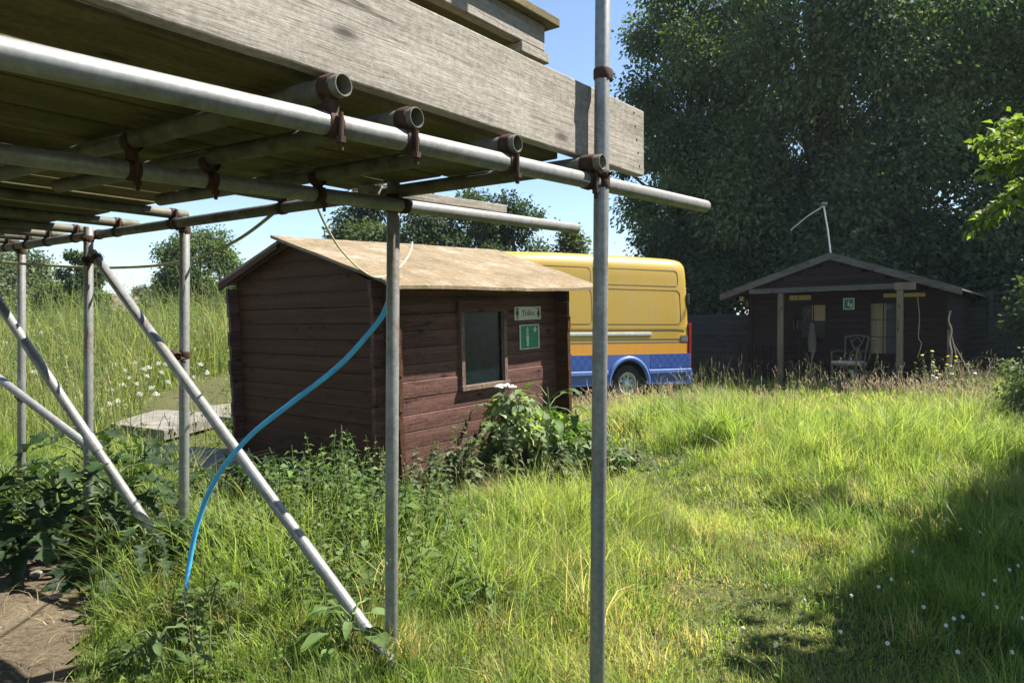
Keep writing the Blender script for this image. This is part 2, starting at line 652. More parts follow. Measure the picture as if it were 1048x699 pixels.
# ------------------------------------------------------------------ ground
def build_ground():
    xs = np.concatenate([[-900, -400, -200, -120, -80, -55, -40, -30, -24], np.arange(-20, 20.01, .25), [24, 30, 40, 55, 80, 120, 200, 400, 900]])
    ys = np.concatenate([[-300, -120, -60, -30, -15, -8, -5, -3, -2, -1], np.arange(0, 26.01, .25), [28, 31, 35, 40, 50, 65, 90, 130, 200, 400, 1200]])
    X, Y = np.meshgrid(xs, ys, indexing='ij')
    Z = gz(X, Y)
    V = np.stack([X, Y, Z], -1).reshape(-1, 3)
    nx, ny = len(xs), len(ys)
    i, j = np.meshgrid(np.arange(nx - 1), np.arange(ny - 1), indexing='ij')
    a = (i * ny + j).ravel()
    F = np.stack([a, a + ny, a + ny + 1, a + 1], 1)
    tag(np_mesh('ground', V, F, None, M['ground'], smooth=True), kind='structure')


build_ground()

# dirt path (bottom left)
DIRT = np.array([[-1.30, 2.0], [-1.58, 2.62], [-1.70, 2.85], [-1.76, 3.1], [-1.95, 3.4], [-2.1, 3.8], [-2.3, 4.08], [-2.7, 4.3], [-3.3, 4.2], [-4.3, 3.8], [-4.5, 1.2], [-2.4, .9]])


def inpoly(x, y, poly):
    x = np.asarray(x)
    y = np.asarray(y)
    r = np.zeros(x.shape, bool)
    n = len(poly)
    for i in range(n):
        x0, y0 = poly[i]
        x1, y1 = poly[(i + 1) % n]
        c = ((y0 > y) != (y1 > y)) & (x < (x1 - x0) * (y - y0) / (y1 - y0 + 1e-12) + x0)
        r ^= c
    return r


def build_dirt():
    xs = np.arange(-4.6, -1.2, .06)
    ys = np.arange(.8, 4.5, .06)
    V, F, idx = [], [], {}
    for x in xs:
        for y in ys:
            if inpoly(np.array([x + .03]), np.array([y + .03]), DIRT)[0]:
                q = []
                for dx, dy in ((0, 0), (.06, 0), (.06, .06), (0, .06)):
                    k = (round((x + dx) * 100), round((y + dy) * 100))
                    if k not in idx:
                        idx[k] = len(V)
                        xx, yy = x + dx, y + dy
                        V.append((xx, yy, gzf(xx, yy) + .006 + .02 * float(vn(xx, yy, .18, 5))))
                    q.append(idx[k])
                F.append(q)
    tag(np_mesh('dirt_path', np.array(V), np.array(F), None, M['dirt'], smooth=True), kind='structure')


build_dirt()

def pebbles():
    rng = np.random.default_rng(3)
    for i, (x, y, s_, lab) in enumerate(((-2.1, 2.95, .035, 'pale stone lying on the lit part of the dirt path'), (-2.05, 3.3, .025, 'small stone at the right side of the dirt path'), (-2.3, 3.55, .03, 'small stone in the shade on the dirt path'), (-1.95, 2.75, .02, 'tiny stone at the lower edge of the dirt path'))):
        m = MB()
        m.lathe([(-.7 * s_, .001), (-.5 * s_, .7 * s_), (0, s_), (.4 * s_, .75 * s_), (.6 * s_, .001)], (0, 0, 0), (.1, .2, 1), 7)
        o = m.build('stone', M['concrete'], None, bevel=.004)
        o.location = (x, y, gzf(x, y) + .02 + s_ * .3)
        o.scale = (1.3, 1, .8)
        o.rotation_euler = (0, 0, rng.uniform(0, 3))
        tag(o, lab, 'stone', 'stones on the dirt path')


pebbles()

# ------------------------------------------------------------------ scaffold
O3 = Vector((.271, 2.36, 0))
AH = Vector((.615, .789, 0)).normalized()
BH = Vector((-.82, .572, 0)).normalized()
ZL, ZT = CAM.z + .463, CAM.z + .513      # ledger, transom centre heights


def SC(a, b, z):
    return O3 + AH * a + BH * b + Vector((0, 0, z))


def build_scaffold():
    root = thing('scaffold', 'grey steel tube scaffold with rusty couplers carrying the board platform', 'scaffold', (O3.x, O3.y, gzf(O3.x, O3.y)))
    off = root.location.copy()

    def pole(name, p0, p1, mat='galv'):
        return MB().pipe(p0, p1).build(name, M[mat], root, smooth=True, off=off)

    def coupler(p, t1, t2, drop=True):
        """right-angle coupler: two collars at p round directions t1,t2, flap and bolt"""
        m = MB()
        t1, t2 = Vector(t1).normalized(), Vector(t2).normalized()
        for t, c in ((t1, p[0]), (t2, p[1])):
            m.lathe([(-.017, .0250), (-.017, .0265), (-.012, .0282), (.012, .0282), (.017, .0265), (.017, .0250)], c, t, 16)
        c = (Vector(p[0]) + Vector(p[1])) / 2
        m.tube([Vector(p[0]), Vector(p[1])], .017, 8)
        o = m.build('coupler', M['rust'], root, smooth=True, off=off)
        b = MB()
        q = Vector(p[0]) + t1.cross(Vector((0, 0, 1)) if abs(t1.z) < .8 else t2) * .032
        zz = Vector((0, 0, 1)) if abs(t1.z) < .8 else t2
        b.tube([q + zz * .02, q - zz * .058], .0055, 8)
        b.lathe([(.030, .004), (.030, .0115), (.043, .0115), (.043, .004)], q, -zz, 6)
        b.build('bolt', M['rust'], o, off=off)

    Z = Vector((0, 0, 1))
    up = {}
    def upright(key, px_t, px_b, d, py_t, py_b, ztop, zbot=None):
        a, b = P(px_t, py_t, d), P(px_b, py_b, d)
        t = (a - b) / (a.z - b.z)
        zb = gzf(b.x, b.y) - .05 if zbot is None else zbot
        top, bot = b + t * (ztop - b.z), b + t * (zb - b.z)
        pole('upright', bot, top)
        up[key] = lambda z: b + t * (z - b.z)
    upright('A', 617, 611, 2.36, 0, 699, CAM.z + 1.75)
    upright('B', 402.5, 400, 2.77, 220, 690, ZL + .10)
    upright('C', 189, 188, 3.66, 240, 575, ZT + .03)
    upright('D', 90.5, 90.5, 4.03, 260, 480, ZT + .03)
    upright('E', 22, 22, 4.7, 260, 480, ZT + .03)
    for a, b in ((-2.45, 0), (-2.45, .9)):
        p = SC(a, b, 0)
        pole('upright', Vector((p.x, p.y, gzf(p.x, p.y) - .05)), SC(a, b, CAM.z + 1.2))
    # ledgers along AH
    def led(px0, py0, d0, px1, py1, d1, ext, mat='galv'):
        p0, p1 = P(px0, py0, d0), P(px1, py1, d1)
        e = (p0 - p1).normalized()
        pole('ledger', p0 + e * ext, p1, mat)
        return lambda a: p0 + (p1 - p0) * a
    d1 = lambda px: 1 / (.424 + .00081 * (611 - px))
    L1 = led(0, 54, d1(0), 722, 211.5, d1(722), 1.6)
    L2 = led(160, 178, 2.05, 590, 234, 3.55, 2.2)
    # transom 1: the long tube along BH, on top of the ledgers
    T1a, T1b = P(617, 166, 2.28), P(22, 251.5, 4.64)
    e1 = (T1b - T1a).normalized()
    pole('transom', T1a, T1b + e1 * .9, 'galv_dull')
    tr = [T1a]
    for (px, py, d) in ((530, 147, 1.99), (427, 120.5, 1.70), (352, 87, 1.53)):
        p = P(px, py, d)
        q = p + BH * 1.75
        q.z = ZT
        pole('transom', p, q, 'galv_dull')
        tr.append(p)
    for a in (-1.62, -2.1):
        pole('transom', SC(a, -.1, ZT + .02), SC(a, 1.75, ZT), 'galv_dull')
    # couplers ledger/transom
    def near(L, p, d):
        best = min((L(s / 400) for s in range(-200, 420)), key=lambda q: (Vector((q.x, q.y, 0)) - Vector((p.x, p.y, 0))).cross(Vector((d.x, d.y, 0)).normalized()).length)
        return best
    for p in tr:
        for L in (L1, L2):
            c = near(L, p, e1 if p is T1a else BH)
            dd = e1 if p is T1a else BH
            t = (c - p).dot(dd)
            tc = p + dd * t
            if p is T1a and L is L2:
                continue
            coupler((c, Vector((c.x, c.y, tc.z))), AH, dd)
    # joints on the uprights
    for k, L in (('A', L1), ('B', L2)):
        q = up[k](ZL)
        c = min((L(s / 400) for s in range(420)), key=lambda r: (r - q).length)
        coupler((up[k](c.z), c), Z, AH)
    for k in 'ABCDE':
        q = up[k](ZT)
        c = min((T1a + e1 * (s / 100) for s in range(600)), key=lambda r: (Vector((r.x, r.y, 0)) - Vector((q.x, q.y, 0))).length)
        coupler((up[k](c.z - .03), c), Z, e1)
    q = up['A'](CAM.z + .80)
    coupler((q, q + AH * .012), Z, Z)
    # joists along AH on the long tube
    for px, py in ((290, 202), (178, 219), (121, 227), (78, 234), (50, 239), (29, 244), (8, 247), (-14, 250)):
        s_ = min(range(0, 700), key=lambda s: abs((lambda q: (q.x / q.y * FPX + 524) - px)(T1a + e1 * (s / 130))))
        c = T1a + e1 * (s_ / 130) + Vector((0, 0, .049))
        pole('joist', c - AH * 3.6, c + AH * random.uniform(.06, .14), 'galv_dull')
        coupler((c, c - Vector((0, 0, .049))), AH, e1)
    # braces
    b1t, b1b = P(97, 262, 4.0), P(392, 667, 2.74)
    pole('brace', b1b + (b1b - b1t).normalized() * .12, b1t + (b1t - b1b).normalized() * .03)
    b2b, b2t = P(171, 567, 3.60), P(0, 312, 3.95)
    pole('brace', b2b, b2t + (b2t - b2b) * .38)
    b3b, b3t = P(96, 461, 4.12), P(0, 388, 4.72)
    pole('brace', b3b, b3t + (b3t - b3b) * .9)
    # sleeve on the brace
    for f in (.42,):
        q = b2b.lerp(b2t, f)
        t = (b2t - b2b).normalized()
        MB().lathe([(-.05, .0245), (-.05, .029), (.05, .029), (.05, .0245)], q, t, 16).build('sleeve', M['galv'], root, smooth=True, off=off)
    # swivel couplers
    q = up['D'](b1t.z - .02)
    coupler((q, b1t - (b1t - b1b).normalized() * .03), Z, (b1t - b1b))
    q = min((b1b.lerp(b1t, k / 300) for k in range(301)), key=lambda v: (v - up['C'](v.z)).length)
    coupler((up['C'](q.z), up['C'](q.z) + (q - up['C'](q.z)).normalized() * min(.05, (q - up['C'](q.z)).length)), Z, (b1t - b1b))
    q = P(23, 407, 4.66)
    coupler((up['E'](q.z), q), Z, b3t - b3b)
    q = P(184, 560, 3.64)
    # ---- deck boards: things resting on the tubes
    ang = math.atan2(AH.y, AH.x)
    words = ['nearest the toe board', 'second inward from the toe board', 'third inward from the toe board', 'fourth inward from the toe board', 'fifth inward from the toe board',
             'sixth inward from the toe board', 'seventh inward from the toe board', 'eighth inward from the toe board', 'ninth inward from the toe board', 'tenth inward from the toe board',
             'eleventh inward from the toe board', 'twelfth inward from the toe board', 'thirteenth inward from the toe board', 'fourteenth inward from the toe board', 'fifteenth inward from the toe board',
             'sixteenth inward from the toe board', 'seventeenth inward from the toe board', 'eighteenth inward from the toe board']
    b = .115
    i = 0
    while b < 4.4 and i < 18:
        near_ = b < 1.02
        z = ZT + .0245 + (.052 if not near_ else 0.0) + random.uniform(.001, .004)
        aend = (-.03 if near_ else -.13) + random.uniform(-.05, .04)
        L = 3.5
        m = MB()
        m.prism([(-.112, .0), (.112, .0), (.112, .036), (-.112, .036)], 0, -L, 0)
        o = m.build('deck_board', M['deck'], None, bevel=.004)
        o.location = SC(aend, b + .112, z)
        o.rotation_euler = (random.uniform(-.012, .012), 0, ang + random.uniform(-.004, .004))
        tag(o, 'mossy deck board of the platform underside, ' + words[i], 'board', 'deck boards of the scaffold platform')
        b += .225 + random.choice((.008, .012, .018, .028))
        i += 1
    # spare plank lying on the inner ledger stub
    c = P(425, 205, 2.86)
    d = P(503, 216, 3.17)
    o = MB().box((.15, 0, 0), (.75, .07, .036)).build('loose_plank', M['board'], None, bevel=.003)
    dd = (d - c)
    o.location = c + BH * .08 + Vector((0, 0, .026)) + dd * .12
    o.rotation_euler = (0, -math.atan2(dd.z, math.hypot(dd.x, dd.y)), math.atan2(dd.y, dd.x))
    tag(o, 'short weathered plank lying on the inner tube end past the platform', 'plank')
    # ---- toe board
    tz = ZT + .027
    tb = thing('toe_board', 'wide weathered plank on edge along the front of the platform', 'plank', SC(0, .05, tz), (0, math.radians(-.5), ang))
    m = MB()
    # slight waviness: subdivided prism
    n = 40
    L0, L1_ = -3.6, .375
    for side in (0,):
        V, F = [], []
        for k in range(n + 1):
            x = L0 + (L1_ - L0) * k / n
            y = .006 * math.sin(x * 1.7) * (x < -.4)
            w_ = .003 * (random.random() - .5)
            V += [(x, y - .019, 0 + w_), (x, y + .019, 0 + w_), (x, y + .019, .232 + w_), (x, y - .019, .232 + w_)]
        for k in range(n):
            a = 4 * k
            for q in range(4):
                F.append((a + q, a + (q + 1) % 4, a + 4 + (q + 1) % 4, a + 4 + q))
        F += [(3, 2, 1, 0), (4 * n, 4 * n + 1, 4 * n + 2, 4 * n + 3)]
        m.add(V, F)
    m.build('plank', M['board'], tb, bevel=.004)
    # nail heads and a galvanised end nail plate
    for k in range(5):
        m = MB()
        m.tube([(.34 - .01 * k, -.0205, .03 + .045 * k), (.34 - .01 * k, -.017, .03 + .045 * k)], .004, 8)
        m.build('nail', M['rust'], tb)
    # ---- capped timber on the deck
    e = P(553, 42, 2.62)
    # underside of deck boards top
    zt = ZT + .064
    bb = thing('timber_rail', 'greyish capped timber rail standing on the platform behind the toe board', 'rail', (e.x, e.y, zt), (0, 0, ang))
    h0 = P(553, 55, 2.62).z - zt
    h1 = P(554, 28, 2.62).z - zt
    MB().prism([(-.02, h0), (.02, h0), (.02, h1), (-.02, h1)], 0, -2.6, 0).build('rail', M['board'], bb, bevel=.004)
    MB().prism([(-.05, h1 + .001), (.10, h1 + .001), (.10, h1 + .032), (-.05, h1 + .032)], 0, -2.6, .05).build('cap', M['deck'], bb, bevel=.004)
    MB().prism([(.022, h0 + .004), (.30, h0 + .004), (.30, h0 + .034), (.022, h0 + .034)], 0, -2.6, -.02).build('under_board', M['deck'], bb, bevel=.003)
    for x in (-.10, -1.1, -2.1):
        MB().box((x, .035, h0 / 2 + .02), (.06, .028, h0 + .08)).build('leg', M['board'], bb, bevel=.003)
    MB().box((-.06, .0, h0 - .02), (.16, .05, .034)).build('batten', M['board'], bb, bevel=.003)


build_scaffold()

# ------------------------------------------------------------------ blue pipe and cables
def catmull(pts, n=8):
    out = []
    q = [pts[0]] + list(pts) + [pts[-1]]
    for i in range(1, len(q) - 2):
        for k in range(n):
            t = k / n
            a, b, c, d = q[i - 1], q[i], q[i + 1], q[i + 2]
            out.append(.5 * ((2 * b) + (c - a) * t + (2 * a - 5 * b + 4 * c - d) * t * t + (3 * b - a - 3 * c + d) * t ** 3))
    out.append(pts[-1])
    return out


pp = [P(191.5, 645, 3.06), P(190.5, 610, 3.08), P(194, 575, 3.1), P(204, 530, 3.1), P(222, 488, 3.08), P(255, 447, 3.04), P(300, 411, 2.99), P(345, 376, 2.93), P(376, 343, 2.89), P(394, 318, 2.87), P(402, 285, 2.85), P(403, 240, 2.85), P(403.5, 215, 2.86)]
tag(MB().tube(catmull(pp, 10), .0105, 14).build('water_pipe', M['pipe'], smooth=True), 'bright blue plastic water pipe curving from the ground to a scaffold upright', 'pipe')
cc = [P(-120, 250, 4.8), P(-20, 266, 4.6), P(60, 272.5, 4.3), P(120, 274, 4.05), P(180, 269, 3.8), P(235, 250, 3.5), P(278, 220, 3.25), P(290, 205, 3.2)]
tag(MB().tube(catmull(cc, 8), .0075, 8).build('slack_cable', M['cable'], smooth=True), 'olive cable sagging under the platform from tube to tube', 'cable')
cc = [P(323, 208, 3.15), P(334, 232, 3.6), P(349, 256, 4.6), P(368, 275, 5.4), P(386, 284, 5.75), P(402, 279, 5.95), P(414, 268, 6.15), P(421, 255, 6.4), P(422, 248, 6.6)]
tag(MB().tube(catmull(cc, 8), .006, 8).build('pale_cable', M['cable_white'], smooth=True), 'thin pale cable looping down from the scaffold onto the toilet hut roof', 'cable')

# ------------------------------------------------------------------ toilet hut
H_O = Vector((-1.03, 6.2, -.24))
H_ANG = math.atan2(.76, .65)
LX, LY, RY = 2.34, 2.28, 1.30
CO = .145


def text_mesh(body, size, name, mat, parent, loc, rot):
    c = bpy.data.curves.new(name, 'FONT')
    c.body = body
    c.size = size
    c.align_x = 'CENTER'
    c.align_y = 'CENTER'
    c.extrude = .0008
    t = bpy.data.objects.new(name, c)
    COL.objects.link(t)
    dg = bpy.context.evaluated_depsgraph_get()
    me = bpy.data.meshes.new_from_object(t.evaluated_get(dg))
    bpy.data.objects.remove(t)
    me.materials.clear()
    me.materials.append(mat)
    o = bpy.data.objects.new(name, me)
    COL.objects.link(o)
    o.parent = parent
    o.location = loc
    o.rotation_euler = rot
    return o


def course_wall(name, axis, a0, a1, pos, z0, n, mat, parent, hole=None, thick=.045, zs=None, ends=0.0):
    """stack of bevelled log boards; hole=(u0,u1,v0,v1)"""
    m = MB()
    for i in range(n):
        zb = z0 + i * CO
        zt = zb + CO - .0015
        t = thick / 2
        ch = .006
        prof = [(-t + ch, zb), (t - ch, zb), (t, zb + ch), (t, zt - ch), (t - ch, zt), (-t + ch, zt), (-t, zt - ch), (-t, zb + ch)]
        j = random.uniform(-.004, .004)
        prof = [(pos + u + j, v) for u, v in prof]
        spans = [(a0 + random.uniform(-.012, .012), a1 + random.uniform(-.012, .012))]
        if hole and zb + CO * .5 > hole[2] and zb + CO * .5 < hole[3]:
            spans = [(spans[0][0], hole[0]), (hole[1], spans[0][1])]
        for s0, s1 in spans:
            if axis == 0:
                m.prism([(u, v) for u, v in prof], 0, s0, s1)
            else:
                m.prism([(u, v) for u, v in prof], 1, s0, s1)
    return m


def build_hut():
    root = thing('toilet_hut', 'small brown log board hut with tan felt roof beneath the scaffold edge', 'hut', H_O, (0, -.038, H_ANG))
    bpy.context.view_layer.update()
    Mi = root.matrix_basis.inverted()
    n_front = (root.matrix_basis.to_3x3() @ Vector((0, -1, 0)))
    o_front = root.matrix_basis @ Vector((0, -.022, 0))

    def loc(px, py):
        return Mi @ on_plane(px, py, o_front, n_front)
    n = 13
    eh = n * CO
    w0, w1 = loc(470, 360).x, loc(517, 360).x
    wz0, wz1 = loc(493, 396).z, loc(493, 318).z
    fr = course_wall('wall', 0, -.13, LX + .13, 0, 0, n, None, root, hole=(w0 + .03, w1 - .03, wz0, wz1))
    fw = fr.build('wall', M['cabin'], root)
    course_wall('wall', 0, -.13, LX + .13, LY, 0, n, None, root).build('wall', M['cabin'], root)
    # gables: side courses up to the apex
    slope = .30
    for x in (0, LX):
        m = course_wall('wall', 1, -.19, LY + .15, x, -CO / 2 + .0, n, None, root)
        i = 0
        z = n * CO - CO / 2
        while True:
            zt = z + CO
            half = (eh + RY * slope - z - .02) / slope
            if half < .3:
                break
            t = .0225
            half_t = max(.02, half - CO / slope)
            y0, y1 = max(RY - half, -.02), min(RY + half, LY + .02)
            y0t, y1t = max(RY - half_t, -.02), min(RY + half_t, LY + .02)
            V = [(x - t, y0, z), (x - t, y1, z), (x - t, y1t, zt - .004), (x - t, y0t, zt - .004), (x + t, y0, z), (x + t, y1, z), (x + t, y1t, zt - .004), (x + t, y0t, zt - .004)]
            m.add(V, [(0, 1, 2, 3), (4, 7, 6, 5), (0, 4, 5, 1), (1, 5, 6, 2), (2, 6, 7, 3), (3, 7, 4, 0)])
            z += CO
            i += 1
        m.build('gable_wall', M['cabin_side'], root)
    # roof: two felted panels, the front one riding over the ridge
    zr = eh + RY * slope + .03

    def panel(y_eave, y_top, name, x0, x1, dz=0):
        nx, ny = 28, 12
        V, F = [], []
        for i in range(nx + 1):
            for j in range(ny + 1):
                x = x0 + (x1 + (.30 * j / ny if dz > 0 else 0) - x0) * i / nx
                y = y_eave + (y_top - y_eave) * j / ny
                dist = abs(y - RY) * (1 if (y - RY) * (y_eave - RY) > 0 else -1)
                z = zr - dist * slope + dz + .012 * math.sin(x * 2.1 + 1) * (1 - j / ny) + .010 * (float(vn(x, y, .35, 2)) - .5)
                if j == 0:
                    z -= .012 + .010 * float(vn(x, 0, .12, 8))
                V.append((x, y, z))
        k = len(V)
        V += [(a, b, c - .028) for a, b, c in V]
        id_ = lambda i, j: i * (ny + 1) + j
        for i in range(nx):
            for j in range(ny):
                q = (id_(i, j), id_(i + 1, j), id_(i + 1, j + 1), id_(i, j + 1))
                F.append(q)
                F.append(tuple(k + v for v in q[::-1]))
        edge = [id_(i, 0) for i in range(nx + 1)] + [id_(nx, j) for j in range(1, ny + 1)] + [id_(i, ny) for i in range(nx - 1, -1, -1)] + [id_(0, j) for j in range(ny - 1, 0, -1)]
        for a, b in zip(edge, edge[1:] + edge[:1]):
            F.append((a, a + k, b + k, b))
        return MB().add(V, F).build(name, M['felt'], root, smooth=True)
    rp = panel(-.33, RY + .10, 'roof', -.16, LX + .38, .02)
    rp['label'] = 'tan weathered felt roof slope over the window side'
    panel(LY + .13, RY - .01, 'roof', -.16, LX + .38, -.012)
    # bargeboards on the gable
    m = MB()
    for sgn in (1,):
        y0, y1 = LY + .12, RY
        z0_, z1_ = zr - (LY + .12 - RY) * slope, zr
        m.add([(-.165, y0, z0_ - .10), (-.165, y1, z1_ - .08), (-.165, y1, z1_ - .045), (-.165, y0, z0_ - .03),
               (-.13, y0, z0_ - .10), (-.13, y1, z1_ - .08), (-.13, y1, z1_ - .045), (-.13, y0, z0_ - .03)],
              [(0, 1, 2, 3), (4, 7, 6, 5), (0, 4, 5, 1), (1, 5, 6, 2), (2, 6, 7, 3), (3, 7, 4, 0)])
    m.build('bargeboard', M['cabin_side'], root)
    # purlin ends under the eaves
    for x in (0,):
        MB().box((LX / 2 + .1, -.10, eh - .04), (LX + .1, .04, .05)).build('eave_batten', M['cabin'], root)
    # window
    wroot_c = ((w0 + w1) / 2, 0, (wz0 + wz1) / 2)
    m = MB()
    t = .045
    m.box((w0 + t / 2, -.03, (wz0 + wz1) / 2), (t, .05, wz1 - wz0))
    m.box((w1 - t / 2, -.03, (wz0 + wz1) / 2), (t, .05, wz1 - wz0))
    m.box(((w0 + w1) / 2, -.034, wz0 + t / 2 - .01), (w1 - w0 + .03, .075, t))
    win = m.build('window', M['frame'], root, bevel=.003)
    MB().box(((w0 + w1) / 2, -.032, wz1 + .045), (w1 - w0 + .06, .06, .11)).build('lintel', M['cabin'], win, bevel=.004)
    MB().box(((w0 + w1) / 2, -.012, (wz0 + wz1) / 2), (w1 - w0 - .07, .008, wz1 - wz0 - .03)).build('pane', M['glass'], win)
    # skirting dark inside so nothing shows through
    # floor
    MB().box((LX / 2, LY / 2, -.03), (LX - .1, LY - .1, .06)).build('floor', M['cabin'], root)
    # signs (fixed to the wall, each lifts away)
    Rw = root.matrix_basis.to_3x3()

    def sign(name, label, x0, x1, z0, z1, mat):
        c = Vector(((x0 + x1) / 2, -.030, (z0 + z1) / 2))
        s = thing(name, label, 'sign', root.matrix_basis @ c, root.rotation_euler)
        MB().box((0, 0, 0), (x1 - x0, .005, z1 - z0)).build('panel', mat, s, bevel=.001)
        return s, x1 - x0, z1 - z0
    a, b = loc(526, 328), loc(552.5, 313.5)
    s1, W, Hh = sign('toilet_sign', 'white TOILET name plate with two figure symbols on the hut wall', a.x, b.x, a.z, b.z, M['white'])
    for sx in (-1, 1):
        MB().lathe([(0, .004), (.0015, .004), (.002, 0)], (sx * W * .47, -.0026, 0), (0, -1, 0), 10).build('screw', M['rust'], s1)
    text_mesh('Toilet', Hh * .62, 'lettering', M['ink'], s1, (0, -.0032, 0), (PI / 2, 0, 0))
    for sx, skirt in ((-1, False), (1, True)):
        m = MB()
        cx = sx * W * .40
        u = Hh / 10
        m.lathe([(-.0008, 0), (-.0008, u * 1.0), (.0008, u * 1.0), (.0008, 0)], (cx, -.0034, u * 3.2), (0, 1, 0), 12)
        if skirt:
            m.prism([(cx - u * .8, u * 2), (cx + u * .8, u * 2), (cx + u * 1.8, -u * 1.6), (cx - u * 1.8, -u * 1.6)], 1, -.0042, -.0026)
        else:
            m.prism([(cx - u * 1.5, u * 2), (cx + u * 1.5, u * 2), (cx + u * 1.2, -u * 1.2), (cx - u * 1.2, -u * 1.2)], 1, -.0042, -.0026)
        for q in (-1, 1):
            m.prism([(cx + q * u * .2, -u * 1.3), (cx + q * u * .9, -u * 1.3), (cx + q * u * .7, -u * 4), (cx + q * u * .2, -u * 4)], 1, -.0042, -.0026)
        m.build('symbol', M['ink'], s1)
    a, b = loc(531.5, 358), loc(551, 331.5)
    s2, W, Hh = sign('safety_shower_sign', 'green safety shower sign with white figure and cross below the name plate', a.x, b.x, a.z, b.z, M['white'])
    MB().box((0, -.0032, 0), (W * .88, .0015, Hh * .91)).build('field', M['signgreen'], s2)
    for sx in (-1, 1):
        for sz in (-1, 1):
            MB().lathe([(0, .004), (.0015, .004), (.002, 0)], (sx * W * .455, -.0026, sz * Hh * .465), (0, -1, 0), 10).build('screw', M['rust'], s2)
    m = MB()
    u = Hh / 20
    cx = -W * .12
    y0, y1 = -.0056, -.0040
    m.lathe([(-.0008, 0), (-.0008, u * 1.3), (.0008, u * 1.3), (.0008, 0)], (cx, -.0048, u * 2.6), (0, 1, 0), 14)
    m.prism([(cx - u * 1.7, u * 1), (cx + u * 1.7, u * 1), (cx + u * 1.3, -u * 3.2), (cx + u * .9, -u * 7.8), (cx - u * .9, -u * 7.8), (cx - u * 1.3, -u * 3.2)], 1, y0, y1)
    m.prism([(cx - u * 1.2, u * 6.4), (cx + u * 1.2, u * 6.4), (cx + u * .5, u * 7.8), (cx - u * .5, u * 7.8)], 1, y0, y1)
    for k in (-1.6, -.8, 0, .8, 1.6):
        m.prism([(cx + k * u - u * .16, u * 4.3), (cx + k * u + u * .16, u * 4.3), (cx + k * u * .7 + u * .16, u * 6.1), (cx + k * u * .7 - u * .16, u * 6.1)], 1, y0, y1)
    m.build('symbol', M['white'], s2)
    m = MB()
    cx, cz = W * .27, u * 5.6
    m.box((cx, -.0048, cz), (u * 1.4, .0014, u * 4.4))
    m.box((cx, -.0046, cz), (u * 4.4, .0014, u * 1.4))
    m.build('cross', M['white'], s2)
    return root


HUT = build_hut()

# ------------------------------------------------------------------ van
V_O = Vector((3.27, 16.39, -.26))
V_ANG = math.atan2(-.456, -.89)


